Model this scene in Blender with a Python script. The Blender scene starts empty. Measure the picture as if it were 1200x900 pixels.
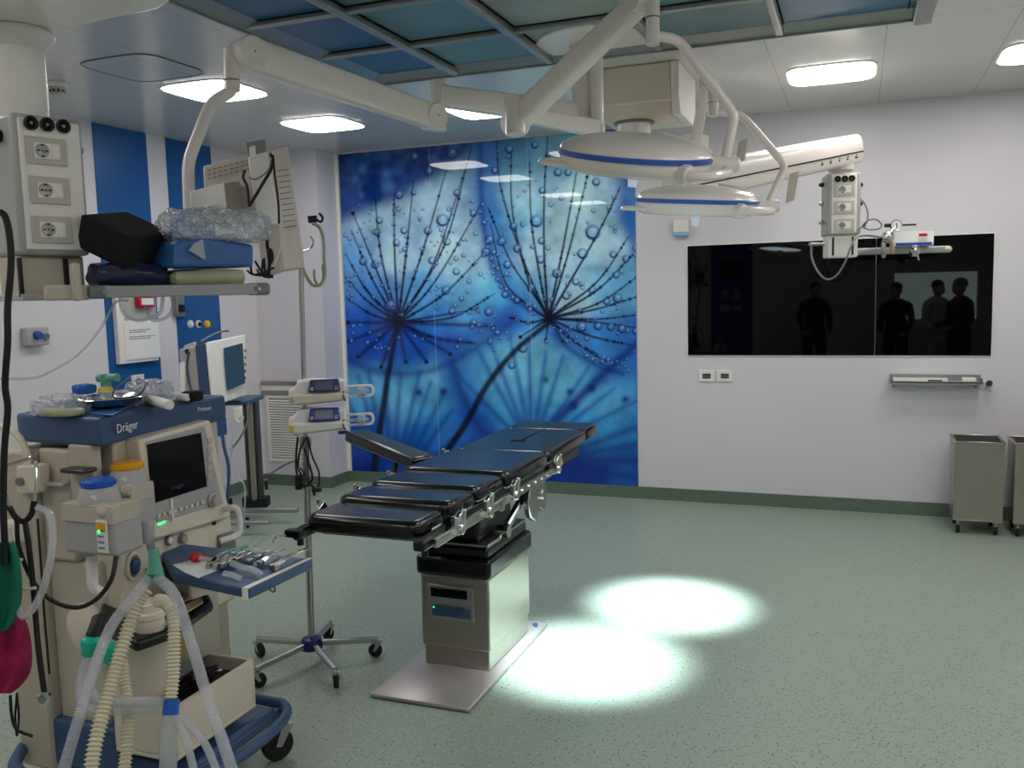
import bpy, bmesh, math, random
import numpy as np
from mathutils import Vector, Matrix
LIGHT, SPOT, EXPO = 9.0, 680, 0.75
random.seed(7)
COL = bpy.context.scene.collection
# ---------------------------------------------------------------- camera model
F, YAW, PITCH, ROLL, CZ = 1045.38, .370559, .10252, .0254288, 1.716
FW = Vector((-math.sin(YAW)*math.cos(PITCH), math.cos(YAW)*math.cos(PITCH), -math.sin(PITCH)))
_rt = Vector((math.cos(YAW), math.sin(YAW), 0)); _dn = FW.cross(_rt)
RT = _rt*math.cos(ROLL) + _dn*math.sin(ROLL); DN = -_rt*math.sin(ROLL) + _dn*math.cos(ROLL)
CAM = Vector((0, 0, CZ))
def ray(px, py): return FW*F + RT*(px-600) + DN*(py-450)
def onplane(px, py, ax, v):
    d = ray(px, py); return CAM + d*((v-CAM[ax])/d[ax])
def PX(px, py, x): return onplane(px, py, 0, x)
def PY(px, py, y): return onplane(px, py, 1, y)
def PZ(px, py, z): return onplane(px, py, 2, z)
def PD(px, py, d): return CAM + ray(px, py)*(d/F)
cam = bpy.data.cameras.new('camera'); co = bpy.data.objects.new('camera', cam); COL.objects.link(co)
co.matrix_world = Matrix(((RT.x, -DN.x, -FW.x, CAM.x), (RT.y, -DN.y, -FW.y, CAM.y), (RT.z, -DN.z, -FW.z, CAM.z), (0, 0, 0, 1)))
cam.sensor_width = 36; cam.sensor_fit = 'HORIZONTAL'; cam.lens = F/1200*36; cam.clip_start = .05
bpy.context.scene.camera = co

# ---------------------------------------------------------------- materials
def lin(c):
    c = c/255.0
    return c/12.92 if c <= .04045 else ((c+.055)/1.055)**2.4
def rgb(r, g, b): return (lin(r), lin(g), lin(b), 1)
MATS = {}
def mat(name, col, rough=.5, metal=0, spec=.5, coat=0, noise=0, nscale=40, bump=0, emit=None, estr=0, alpha=1, trans=0, ior=1.45, aniso=0):
    if name in MATS: return MATS[name]
    m = bpy.data.materials.new(name); m.use_nodes = True; nt = m.node_tree; N = nt.nodes; L = nt.links
    b = N['Principled BSDF']
    c = rgb(*col)
    b.inputs['Base Color'].default_value = c; b.inputs['Roughness'].default_value = rough
    b.inputs['Metallic'].default_value = metal; b.inputs['Specular IOR Level'].default_value = spec
    b.inputs['Coat Weight'].default_value = coat; b.inputs['Coat Roughness'].default_value = .05
    b.inputs['Alpha'].default_value = alpha; b.inputs['Transmission Weight'].default_value = trans; b.inputs['IOR'].default_value = ior
    if emit: b.inputs['Emission Color'].default_value = rgb(*emit); b.inputs['Emission Strength'].default_value = estr
    tc = N.new('ShaderNodeTexCoord'); nz = N.new('ShaderNodeTexNoise'); nz.inputs['Scale'].default_value = nscale; nz.inputs['Detail'].default_value = 3
    L.new(tc.outputs['Object'], nz.inputs['Vector'])
    if noise:
        mx = N.new('ShaderNodeMix'); mx.data_type = 'RGBA'
        mx.inputs[6].default_value = tuple(x*(1-noise) for x in c[:3])+(1,); mx.inputs[7].default_value = tuple(min(1, x*(1+noise)) for x in c[:3])+(1,)
        L.new(nz.outputs['Fac'], mx.inputs[0]); L.new(mx.outputs[2], b.inputs['Base Color'])
    mr = N.new('ShaderNodeMapRange'); mr.inputs[3].default_value = max(0, rough-.015*(rough > .1)); mr.inputs[4].default_value = min(1, rough+.015*(rough > .1))
    L.new(nz.outputs['Fac'], mr.inputs[0]); L.new(mr.outputs[0], b.inputs['Roughness'])
    if bump:
        bp = N.new('ShaderNodeBump'); bp.inputs['Strength'].default_value = bump; bp.inputs['Distance'].default_value = .01
        L.new(nz.outputs['Fac'], bp.inputs['Height']); L.new(bp.outputs[0], b.inputs['Normal'])
    MATS[name] = m; return m
def setgroup():
    mat('wall', (220, 215, 222), .38, noise=.02, nscale=3)
    mat('white_plastic', (238, 233, 228), .35, noise=.02)
    mat('cream', (226, 214, 196), .42, noise=.03)
    mat('cream_dark', (194, 184, 168), .45, noise=.03)
    mat('grey_plastic', (176, 173, 172), .4, noise=.03)
    mat('mid_grey', (120, 122, 124), .4)
    mat('lamp_white', (248, 238, 231), .26, coat=.2)
    mat('lamp_blue', (66, 104, 190), .3)
    mat('black', (14, 14, 16), .35)
    mat('black_matte', (9, 9, 11), .8)
    mat('rubber', (20, 20, 22), .6)
    mat('leather', (10, 12, 17), .22, spec=.65)
    mat('steel', (186, 184, 180), .26, metal=1, noise=.05, nscale=30)
    mat('steel_plate', (186, 180, 178), .38, metal=.6, noise=.05, nscale=9)
    mat('steel_brushed', (176, 170, 162), .34, metal=1, noise=.1, nscale=12)
    mat('steel_dark', (92, 92, 90), .32, metal=1)
    mat('chrome', (215, 213, 210), .1, metal=1)
    mat('alu', (168, 170, 170), .38, metal=.8, noise=.04)
    mat('navy', (52, 78, 118), .4, noise=.03)
    mat('machine_blue', (58, 84, 124), .42, noise=.04)
    mat('panel_blue', (24, 88, 152), .3, noise=.02, nscale=2)
    mat('blue', (38, 74, 160), .4)
    mat('bright_blue', (30, 96, 190), .35)
    mat('orange', (240, 168, 30), .35)
    mat('yellow', (226, 206, 60), .4)
    mat('red', (190, 24, 34), .35)
    mat('teal', (30, 186, 160), .3)
    mat('teal_dark', (98, 168, 148), .35)
    mat('screen', (9, 9, 14), .12, spec=.3)
    mat('screen_blue', (58, 84, 104), .12)
    mat('hose_grey', (215, 216, 226), .12, alpha=.4, spec=.8)
    mat('hose_cream', (226, 218, 194), .4)
    mat('hose_clear', (205, 210, 215), .15, alpha=.45)
    mat('paper', (236, 236, 236), .7)
    mat('plastic_bag', (225, 228, 234), .07, alpha=.5, spec=.9, bump=1.0, nscale=55)
    mat('sterile_blue', (46, 98, 158), .35, noise=.12, nscale=9)
    mat('pack_green', (168, 172, 140), .3, noise=.15, nscale=20, bump=.2)
    mat('navy_bag', (18, 28, 62), .25, noise=.3, nscale=18, bump=.4)
    mat('cloth_green', (12, 112, 88), .8, noise=.15, nscale=14)
    mat('cloth_magenta', (160, 22, 78), .75, noise=.75, nscale=22)
    mat('tan', (186, 160, 120), .4, noise=.06, nscale=8)
setgroup()
def bag_mat():
    m = bpy.data.materials.new('plastic_bag'); m.use_nodes = True; N = m.node_tree.nodes; L = m.node_tree.links; N.remove(N['Principled BSDF']); out = N['Material Output']
    tc = N.new('ShaderNodeTexCoord'); nz = N.new('ShaderNodeTexNoise'); nz.inputs['Scale'].default_value = 38; nz.inputs['Detail'].default_value = 4; nz.inputs['Distortion'].default_value = 1.5; L.new(tc.outputs['Object'], nz.inputs['Vector'])
    bp = N.new('ShaderNodeBump'); bp.inputs['Strength'].default_value = 1; bp.inputs['Distance'].default_value = .03; L.new(nz.outputs['Fac'], bp.inputs['Height'])
    tr = N.new('ShaderNodeBsdfTransparent'); tr.inputs[0].default_value = (.93, .95, .97, 1); df = N.new('ShaderNodeBsdfDiffuse'); df.inputs[0].default_value = rgb(222, 224, 230); gl = N.new('ShaderNodeBsdfGlossy'); gl.inputs['Roughness'].default_value = .09; gl.inputs[0].default_value = (.95, .96, 1, 1)
    for b in (df, gl): L.new(bp.outputs[0], b.inputs['Normal'])
    m1 = N.new('ShaderNodeMixShader'); m1.inputs[0].default_value = .5; L.new(df.outputs[0], m1.inputs[1]); L.new(gl.outputs[0], m1.inputs[2])
    r = N.new('ShaderNodeMapRange'); r.inputs[1].default_value = .35; r.inputs[2].default_value = .7; r.inputs[3].default_value = .3; r.inputs[4].default_value = .75; L.new(nz.outputs['Fac'], r.inputs[0])
    m2 = N.new('ShaderNodeMixShader'); L.new(r.outputs[0], m2.inputs[0]); L.new(tr.outputs[0], m2.inputs[1]); L.new(m1.outputs[0], m2.inputs[2]); L.new(m2.outputs[0], out.inputs[0]); MATS['plastic_bag'] = m
bag_mat()

# ---------------------------------------------------------------- mesh builder
def catmull(pts, n=8):
    pts = [Vector(p) for p in pts]
    if len(pts) < 3: return pts
    P = [pts[0]*2-pts[1]] + pts + [pts[-1]*2-pts[-2]]
    out = []
    for i in range(1, len(P)-2):
        for k in range(n):
            t = k/n; a, b, c, d = P[i-1], P[i], P[i+1], P[i+2]
            out.append(.5*((2*b)+(c-a)*t+(2*a-5*b+4*c-d)*t*t+(3*b-a-3*c+d)*t**3))
    out.append(pts[-1]); return out
def fillet(pts, rad=.05, n=6):
    pts = [Vector(p) for p in pts]; out = [pts[0]]
    for a, b, c in zip(pts, pts[1:], pts[2:]):
        u, v = a-b, c-b; r = min(rad, u.length*.45, v.length*.45); p, q = b+u.normalized()*r, b+v.normalized()*r
        for i in range(n+1): t = i/n; out.append(p*(1-t)**2+b*2*t*(1-t)+q*t*t)
    return out+[pts[-1]]
class M:
    def __init__(s): s.v = []; s.f = []; s.m = []
    def add(s, vs, fs, mi=0):
        o = len(s.v); s.v += [Vector(v) for v in vs]; s.f += [tuple(i+o for i in f) for f in fs]; s.m += [mi]*len(fs); return s
    def box(s, x0, x1, y0, y1, z0, z1, mi=0):
        vs = [(x, y, z) for z in (z0, z1) for y in (y0, y1) for x in (x0, x1)]
        return s.add(vs, [(0, 2, 3, 1), (4, 5, 7, 6), (0, 1, 5, 4), (2, 6, 7, 3), (0, 4, 6, 2), (1, 3, 7, 5)], mi)
    def obox(s, c, size, R=None, mi=0):
        R = R or Matrix.Identity(3); c = Vector(c); a, b, d = [x/2 for x in size]
        vs = [c+R@Vector((x, y, z)) for z in (-d, d) for y in (-b, b) for x in (-a, a)]
        return s.add(vs, [(0, 2, 3, 1), (4, 5, 7, 6), (0, 1, 5, 4), (2, 6, 7, 3), (0, 4, 6, 2), (1, 3, 7, 5)], mi)
    def prism(s, poly, off, mi=0):
        n = len(poly); poly = [Vector(p) for p in poly]; off = Vector(off)
        return s.add(poly+[p+off for p in poly], [tuple(range(n)), tuple(range(2*n-1, n-1, -1))]+[(i, i+n, (i+1) % n+n, (i+1) % n) for i in range(n)], mi)
    def quad(s, a, b, c, d, t, mi=0):
        """front quad a,b,c,d in order (tl,tr,br,bl) seen from the front, extruded t backwards"""
        a, b, c, d = map(Vector, (a, b, c, d)); n = (c-a).cross(b-d).normalized()
        if n.dot(a-CAM) < 0: n = -n
        return s.prism([a, b, c, d], n*t, mi)
    def ring(s, c, ax, r, n, ref=None, ry=None):
        ax = Vector(ax).normalized(); u = ax.orthogonal().normalized() if ref is None else (Vector(ref)-ax*Vector(ref).dot(ax)).normalized(); w = ax.cross(u)
        ry = r if ry is None else ry
        return [Vector(c)+u*math.cos(2*math.pi*i/n)*r+w*math.sin(2*math.pi*i/n)*ry for i in range(n)]
    def cyl(s, p0, p1, r0, r1=None, n=20, mi=0):
        r1 = r0 if r1 is None else r1; p0 = Vector(p0); p1 = Vector(p1); ax = p1-p0
        return s.add(s.ring(p0, ax, r0, n)+s.ring(p1, ax, r1, n), [tuple(range(n-1, -1, -1)), tuple(range(n, 2*n))]+[(i, (i+1) % n, (i+1) % n+n, i+n) for i in range(n)], mi)
    def lathe(s, prof, o=(0, 0, 0), ax=(0, 0, 1), n=28, mi=0, sy=1, ref=None):
        o = Vector(o); ax = Vector(ax).normalized(); vs = []; fs = []
        for r, h in prof: vs += s.ring(o+ax*h, ax, max(r, 1e-4), n, ref=ref, ry=max(r, 1e-4)*sy)
        k = len(prof)
        for j in range(k-1): fs += [(j*n+i, j*n+(i+1) % n, (j+1)*n+(i+1) % n, (j+1)*n+i) for i in range(n)]
        fs += [tuple(range(n-1, -1, -1)), tuple(range((k-1)*n, k*n))]
        return s.add(vs, fs, mi)
    def tube(s, pts, r, n=8, mi=0, smooth=0, flat=1, ref=None):
        pts = [Vector(p) for p in pts]
        if smooth: pts = catmull(pts, smooth)
        k = len(pts); vs = []; fs = []
        u = None
        for i, p in enumerate(pts):
            t = (pts[min(i+1, k-1)]-pts[max(i-1, 0)]).normalized()
            if u is None: u = (Vector(ref) if ref is not None else t.orthogonal()); 
            u = (u-t*u.dot(t)).normalized(); w = t.cross(u)
            rr = r[i] if isinstance(r, (list, tuple)) else (r(i/(k-1), i) if callable(r) else r)
            vs += [p+u*math.cos(2*math.pi*j/n)*rr+w*math.sin(2*math.pi*j/n)*rr*flat for j in range(n)]
        for i in range(k-1): fs += [(i*n+j, i*n+(j+1) % n, (i+1)*n+(j+1) % n, (i+1)*n+j) for j in range(n)]
        fs += [tuple(range(n-1, -1, -1)), tuple(range((k-1)*n, k*n))]
        return s.add(vs, fs, mi)
    def corr(s, pts, r, pitch=.008, amp=.0025, n=12, mi=0):
        """corrugated hose"""
        c = catmull(pts, 16); L = [0]
        for a, b in zip(c, c[1:]): L.append(L[-1]+(b-a).length)
        out = []; rr = []; d = 0; i = 0; k = 0
        while d <= L[-1]:
            while i < len(L)-2 and L[i+1] < d: i += 1
            t = (d-L[i])/max(L[i+1]-L[i], 1e-9); out.append(c[i].lerp(c[i+1], t)); rr.append(r+(amp if k % 2 else -amp)); d += pitch/2; k += 1
        return s.tube(out, rr, n, mi)
    def ball(s, c, r, n=16, mi=0, R=None):
        c = Vector(c); r = Vector(r) if not isinstance(r, (int, float)) else Vector((r, r, r)); R = R or Matrix.Identity(3)
        vs = []; m = n//2
        for j in range(1, m):
            a = math.pi*j/m
            vs += [c+R@Vector((r.x*math.sin(a)*math.cos(2*math.pi*i/n), r.y*math.sin(a)*math.sin(2*math.pi*i/n), r.z*math.cos(a))) for i in range(n)]
        k = len(vs); vs += [c+R@Vector((0, 0, r.z)), c-R@Vector((0, 0, r.z))]; fs = []
        for j in range(m-2): fs += [(j*n+i, (j+1)*n+i, (j+1)*n+(i+1) % n, j*n+(i+1) % n) for i in range(n)]
        fs += [(k, i, (i+1) % n) for i in range(n)] + [(k+1, (m-2)*n+(i+1) % n, (m-2)*n+i) for i in range(n)]
        return s.add(vs, fs, mi)
    def build(s, name, mats, parent=None, bevel=0, seg=2, ang=35, sub=0, displace=0, dscale=.1):
        if isinstance(mats, str): mats = [mats]
        me = bpy.data.meshes.new(name); org = ORG.get(parent, Vector((0, 0, 0))) if parent else Vector((0, 0, 0))
        me.from_pydata([tuple(v-org) for v in s.v], [], s.f)
        for m in mats: me.materials.append(MATS[m] if isinstance(m, str) else m)
        for p, mi in zip(me.polygons, s.m): p.material_index = mi
        bm = bmesh.new(); bm.from_mesh(me); bmesh.ops.recalc_face_normals(bm, faces=bm.faces); bm.to_mesh(me); bm.free()
        me.shade_smooth(); me.set_sharp_from_angle(angle=math.radians(ang))
        o = bpy.data.objects.new(name, me); COL.objects.link(o)
        if parent: o.parent = parent; ORG[o] = org
        else: ORG[o] = Vector((0, 0, 0))
        if bevel:
            b = o.modifiers.new('bevel', 'BEVEL'); b.width = bevel; b.segments = seg; b.limit_method = 'ANGLE'; b.angle_limit = math.radians(40)
            me.set_sharp_from_angle(angle=math.radians(180)) if False else None
        if sub: 
            q = o.modifiers.new('sub', 'SUBSURF'); q.levels = sub; q.render_levels = sub
        if displace:
            tx = bpy.data.textures.new(name, 'CLOUDS'); tx.noise_scale = dscale
            q = o.modifiers.new('disp', 'DISPLACE'); q.texture = tx; q.strength = displace; q.texture_coords = 'LOCAL'
        return o
ORG = {}
def thing(name, label, cat, loc, group=None):
    o = bpy.data.objects.new(name, None); COL.objects.link(o); o.location = Vector(loc); o.empty_display_size = .05
    o['label'] = label; o['category'] = cat
    if group: o['group'] = group
    ORG[o] = Vector(loc); return o
def tag(o, label, cat, group=None, base=None):
    o['label'] = label; o['category'] = cat
    if group: o['group'] = group
    # move origin to the mesh's base
    me = o.data; vs = [v.co.copy() for v in me.vertices]
    c = Vector((sum(v.x for v in vs)/len(vs), sum(v.y for v in vs)/len(vs), min(v.z for v in vs)))
    for v in me.vertices: v.co -= c
    o.location = c; ORG[o] = c
    return o
def struct(o): o['kind'] = 'structure'; return o
def rotz(a): return Matrix.Rotation(a, 3, 'Z')
def basis(x, z):
    """3x3 with local x along x, local z along z"""
    z = Vector(z).normalized(); x = Vector(x); x = (x-z*x.dot(z)).normalized(); y = z.cross(x)
    return Matrix((x, y, z)).transposed()
def text(name, s, size, loc, right, up, matn, parent, depth=.0008, align='CENTER'):
    cu = bpy.data.curves.new(name, 'FONT'); cu.body = s; cu.size = size; cu.extrude = depth; cu.align_x = align; cu.align_y = 'CENTER'; cu.resolution_u = 2
    t = bpy.data.objects.new(name+'_tmp', cu); COL.objects.link(t); dg = bpy.context.evaluated_depsgraph_get(); dg.update()
    me = bpy.data.meshes.new_from_object(t.evaluated_get(dg)); bpy.data.objects.remove(t)
    r = Vector(right).normalized(); u = Vector(up); u = (u-r*u.dot(r)).normalized(); n = r.cross(u)
    Rm = Matrix((r, u, n)).transposed(); org = ORG.get(parent, Vector((0, 0, 0)))
    for v in me.vertices: v.co = Rm@v.co+Vector(loc)-org
    me.materials.clear(); me.materials.append(MATS[matn])
    o = bpy.data.objects.new(name, me); COL.objects.link(o); o.parent = parent; ORG[o] = org; return o
# ================================================================ ROOM SHELL
YB, XL, XR, YF, ZC = 7.1, -5.11, 3.0, -1.6, 3.0
YN = 6.78      # alcove wall facing the camera
XN = -4.41     # return face beside the mural
def floor_mat():
    m = bpy.data.materials.new('vinyl_floor'); m.use_nodes = True; N = m.node_tree.nodes; L = m.node_tree.links; b = N['Principled BSDF']
    tc = N.new('ShaderNodeTexCoord')
    def vor(sc, lo, hi):
        v = N.new('ShaderNodeTexVoronoi'); v.inputs['Scale'].default_value = sc; L.new(tc.outputs['Object'], v.inputs['Vector'])
        nz = N.new('ShaderNodeTexWhiteNoise'); L.new(v.outputs['Position'], nz.inputs['Vector'])
        r = N.new('ShaderNodeMath'); r.operation = 'LESS_THAN'; L.new(v.outputs['Distance'], r.inputs[0]); r.inputs[1].default_value = lo
        g = N.new('ShaderNodeMath'); g.operation = 'GREATER_THAN'; L.new(nz.outputs['Value'], g.inputs[0]); g.inputs[1].default_value = hi
        q = N.new('ShaderNodeMath'); q.operation = 'MULTIPLY'; L.new(r.outputs[0], q.inputs[0]); L.new(g.outputs[0], q.inputs[1]); return q
    base = N.new('ShaderNodeTexNoise'); base.inputs['Scale'].default_value = 60; base.inputs['Detail'].default_value = 4; L.new(tc.outputs['Object'], base.inputs['Vector'])
    big = N.new('ShaderNodeTexNoise'); big.inputs['Scale'].default_value = 1.2; L.new(tc.outputs['Object'], big.inputs['Vector'])
    cr = N.new('ShaderNodeValToRGB'); cr.color_ramp.elements[0].position = .3; cr.color_ramp.elements[0].color = rgb(146, 159, 146); cr.color_ramp.elements[1].position = .7; cr.color_ramp.elements[1].color = rgb(157, 170, 156)
    L.new(base.outputs['Fac'], cr.inputs[0])
    prev = cr.outputs[0]
    for (sc, lo, hi, col) in ((85, .30, .5, rgb(128, 142, 129)), (78, .26, .74, rgb(62, 76, 68)), (90, .26, .82, rgb(176, 190, 176))):
        q = vor(sc, lo, hi); mx = N.new('ShaderNodeMix'); mx.data_type = 'RGBA'; L.new(q.outputs[0], mx.inputs[0]); L.new(prev, mx.inputs[6]); mx.inputs[7].default_value = col; prev = mx.outputs[2]
    L.new(prev, b.inputs['Base Color']); b.inputs['Roughness'].default_value = .38; b.inputs['Specular IOR Level'].default_value = .45
    bp = N.new('ShaderNodeBump'); bp.inputs['Strength'].default_value = .03; L.new(big.outputs['Fac'], bp.inputs['Height']); L.new(bp.outputs[0], b.inputs['Normal'])
    MATS['vinyl_floor'] = m
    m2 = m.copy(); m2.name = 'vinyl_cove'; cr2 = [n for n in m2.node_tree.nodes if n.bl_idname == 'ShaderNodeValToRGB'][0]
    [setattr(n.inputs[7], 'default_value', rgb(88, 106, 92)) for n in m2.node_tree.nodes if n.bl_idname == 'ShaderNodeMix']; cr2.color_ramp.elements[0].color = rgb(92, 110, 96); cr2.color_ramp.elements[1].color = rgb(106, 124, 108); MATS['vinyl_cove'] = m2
floor_mat()
def ceiling_mat():
    m = bpy.data.materials.new('ceiling_panels'); m.use_nodes = True; N = m.node_tree.nodes; L = m.node_tree.links; b = N['Principled BSDF']
    tc = N.new('ShaderNodeTexCoord'); sp = N.new('ShaderNodeSeparateXYZ'); L.new(tc.outputs['Object'], sp.inputs[0])
    def seam(out, pitch, off):
        a = N.new('ShaderNodeMath'); a.operation = 'ADD'; L.new(out, a.inputs[0]); a.inputs[1].default_value = off
        p = N.new('ShaderNodeMath'); p.operation = 'PINGPONG'; L.new(a.outputs[0], p.inputs[0]); p.inputs[1].default_value = pitch/2
        l = N.new('ShaderNodeMath'); l.operation = 'LESS_THAN'; L.new(p.outputs[0], l.inputs[0]); l.inputs[1].default_value = .0025; return l
    s1 = seam(sp.outputs[0], .6, -.12+6); s2 = seam(sp.outputs[1], 2.1, -4.95+6.3)
    mx = N.new('ShaderNodeMath'); mx.operation = 'MAXIMUM'; L.new(s1.outputs[0], mx.inputs[0]); L.new(s2.outputs[0], mx.inputs[1])
    mc = N.new('ShaderNodeMix'); mc.data_type = 'RGBA'; L.new(mx.outputs[0], mc.inputs[0]); mc.inputs[6].default_value = rgb(214, 213, 210); mc.inputs[7].default_value = rgb(172, 172, 170)
    L.new(mc.outputs[2], b.inputs['Base Color']); b.inputs['Roughness'].default_value = .22; b.inputs['Specular IOR Level'].default_value = .8
    MATS['ceiling_panels'] = m
ceiling_mat()
struct(M().box(XL-.1, XR+.1, YF-.1, YB+.1, -.12, 0).build('floor', 'vinyl_floor'))
struct(M().box(XL-.1, XR+.1, YF-.1, YB+.1, ZC, ZC+.12).build('ceiling', 'ceiling_panels'))
struct(M().box(XL-.12, XL, YF, YN, 0, ZC).build('wall_left', 'wall'))
struct(M().box(XL-.12, XN, YN, YB+.12, 0, ZC).build('wall_alcove', 'wall'))
struct(M().box(XN, XR, YB, YB+.12, 0, ZC).build('wall_back', 'wall'))
struct(M().box(XR, XR+.12, YF, YB+.12, 0, ZC).build('wall_right', 'wall'))
# wall behind the camera, with the lit window opening seen in the dark screen
wx0, wx1, wz0, wz1 = .55, 1.75, 1.12, 1.86
w = M(); w.box(XL, wx0, YF-.12, YF, 0, ZC); w.box(wx1, XR, YF-.12, YF, 0, ZC); w.box(wx0, wx1, YF-.12, YF, 0, wz0); w.box(wx0, wx1, YF-.12, YF, wz1, ZC)
struct(w.build('wall_front', 'wall'))
wg = M(); wg.box(wx0, wx1, YF-.12, YF-.1, wz0, wz1)
mat('corridor_glow', (200, 215, 210), .4, emit=(190, 215, 205), estr=2.4)
struct(wg.build('window_1', 'corridor_glow'))
# coved baseboards (same vinyl turned up the wall)
bh, bt = .1, .012
for nm, a in (('baseboard_left', (XL, XL+bt, YF, YN, 0, bh)), ('baseboard_alcove', (XL+bt, XN+bt, YN-bt, YN, 0, bh)), ('baseboard_return', (XN, XN+bt, YN, YB-bt, 0, bh)),
              ('baseboard_back', (XN, XR, YB-bt, YB, 0, bh)), ('baseboard_right', (XR-bt, XR, YF, YB-bt, 0, bh)), ('baseboard_front', (XL+bt, XR-bt, YF, YF+bt, 0, bh))):
    struct(M().box(*a).build(nm, 'vinyl_cove'))
# corner strip beside the mural
struct(M().box(XN, XN+.03, YB-.02, YB-.001, bh, ZC-.002).build('trim_1', 'white_plastic'))
# blue glass panels on the left wall
struct(M().box(XL, XL+.008, 5.01, 5.525, 1.07, ZC-.004).build('trim_2', 'panel_blue'))
struct(M().box(XL, XL+.008, 5.735, 6.26, .55, ZC-.004).build('trim_3', 'panel_blue'))
# blue panel on the wall behind the camera (only seen mirrored in the screen)
t = thing('control_panel', 'tall blue wall panel with a small screen and switches, mirrored in the dark glass', 'control panel', (-2.0, YF, .4))
M().box(-2.38, -1.68, YF, YF+.02, .45, 2.6).build('panel', 'panel_blue', t)
M().box(-2.2, -1.85, YF+.02, YF+.03, 1.85, 2.15).build('screen', 'screen', t)
for x in (-2.2, -2.0): M().box(x, x+.12, YF+.02, YF+.03, 1.5, 1.66).build('switch', 'grey_plastic', t)
for x in (-2.22, -2.02): M().box(x, x+.16, YF+.02, YF+.03, 1.3, 1.4).build('socket', 'grey_plastic', t)

# stainless bumper rail and air grille on the alcove wall
t = thing('bumper_rail', 'two brown metal bumper strips running across the white alcove wall above the air grille', 'bumper rail', (-4.87, YN, .85))
M().box(XL+.01, -4.56, YN-.02, YN, .925, .965).build('strip', 'steel_brushed', t, .004)
M().box(XL+.01, -4.56, YN-.012, YN, .88, .925).build('infill', 'white_plastic', t)
M().box(XL+.01, -4.56, YN-.02, YN, .84, .88).build('strip', 'steel_brushed', t, .004)
t = thing('air_grille', 'white slatted return air grille low on the alcove wall', 'air grille', (-4.86, YN, .2))
g = M(); x0, x1, z0, z1 = -5.06, -4.66, .22, .835
g.box(x0, x1, YN-.012, YN, z0, z0+.03); g.box(x0, x1, YN-.012, YN, z1-.03, z1); g.box(x0, x0+.03, YN-.012, YN, z0+.03, z1-.03); g.box(x1-.03, x1, YN-.012, YN, z0+.03, z1-.03)
g.build('frame', 'white_plastic', t, .002)
g = M()
for i in range(23):
    z = z0+.04+i*.0235
    g.prism([(x0+.03, YN-.011, z), (x0+.03, YN-.001, z+.012), (x0+.03, YN-.001, z+.016), (x0+.03, YN-.011, z+.004)], (x1-x0-.06, 0, 0))
g.build('louvres', 'white_plastic', t)
M().box(x0+.03, x1-.03, YN-.001, YN, z0+.03, z1-.03).build('backing', 'mid_grey', t)

# ---------------------------------------------------------------- ceiling lights
mat('light_face', (240, 250, 255), .4, emit=(255, 252, 246), estr=LIGHT)
def squircle(cx, cy, z, h, n=40, p=5):
    out = []
    for i in range(n):
        a = 2*math.pi*i/n; c, s_ = math.cos(a), math.sin(a)
        k = h/((abs(c)**p+abs(s_)**p)**(1/p)); out.append(Vector((cx+c*k, cy+s_*k, z)))
    return out
LL = [(-3.74, 5.87, 'second white ceiling light from the left wall side, nearest the mural'), (-3.72, 4.64, 'lit square ceiling light behind the long white spring arm'), (-2.46, 5.97, 'square ceiling light half hidden behind the extension arm above the mural'),
      (-.17, 5.97, 'wide glowing ceiling light above the right end of the wall screen'), (1.0, 5.97, 'ceiling light cut off at the right edge of the photo'),
      (1.0, 4.64, 'ceiling light in the right row beyond the frame'), (-3.72, 2.6, 'ceiling light in the left row above the anaesthesia machine'), (-3.72, 1.35, 'ceiling light in the left row nearest the camera'), (1.0, 2.6, 'ceiling light in the right row beside the camera'), (1.0, 1.35, 'nearest ceiling light in the right row'),
      (-2.46, .1, 'ceiling light over the left rear of the room'), (-.17, .1, 'ceiling light over the camera position'), (2.1, 3.4, 'ceiling light close to the right wall')]
for (x, y, lb) in LL:
    t = thing('ceiling_light', lb, 'ceiling light', (x, y, ZC-.01), 'square ceiling lights')
    M().prism(squircle(x, y, ZC-.006, .262), (0, 0, .006)).build('frame', 'white_plastic', t)
    M().prism(squircle(x, y, ZC-.010, .25), (0, 0, .004)).build('diffuser', 'light_face', t)
t = thing('ceiling_hatch', 'unlit rounded square ceiling panel beside the supply column', 'ceiling panel', (-3.70, 4.02, ZC-.012))
M().prism(squircle(-3.70, 4.02, ZC-.004, .25), (0, 0, .004)).build('panel', 'ceiling_panels', t)
q_ = squircle(-3.70, 4.02, ZC-.004, .254); M().tube(q_+[q_[0]], .0035, 6).build('seal', 'mid_grey', t)
t = thing('smoke_detector', 'small round white smoke detector on the ceiling near the supply column', 'smoke detector', (-4.38, 4.06, 2.93))
M().lathe([(.055, 2.999), (.055, 2.985), (.045, 2.975)], (-4.38, 4.06, 0)).build('base', 'white_plastic', t)
M().lathe([(.045, 2.978), (.038, 2.93), (.02, 2.925)], (-4.38, 4.06, 0)).build('housing', 'grey_plastic', t)
s = M()
for i in range(10):
    a = i*math.pi/5; s.obox((-4.38+.041*math.cos(a), 4.06+.041*math.sin(a), 2.95), (.012, .006, .014), rotz(a+math.pi/2))
s.build('vents', 'black', t)

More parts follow.
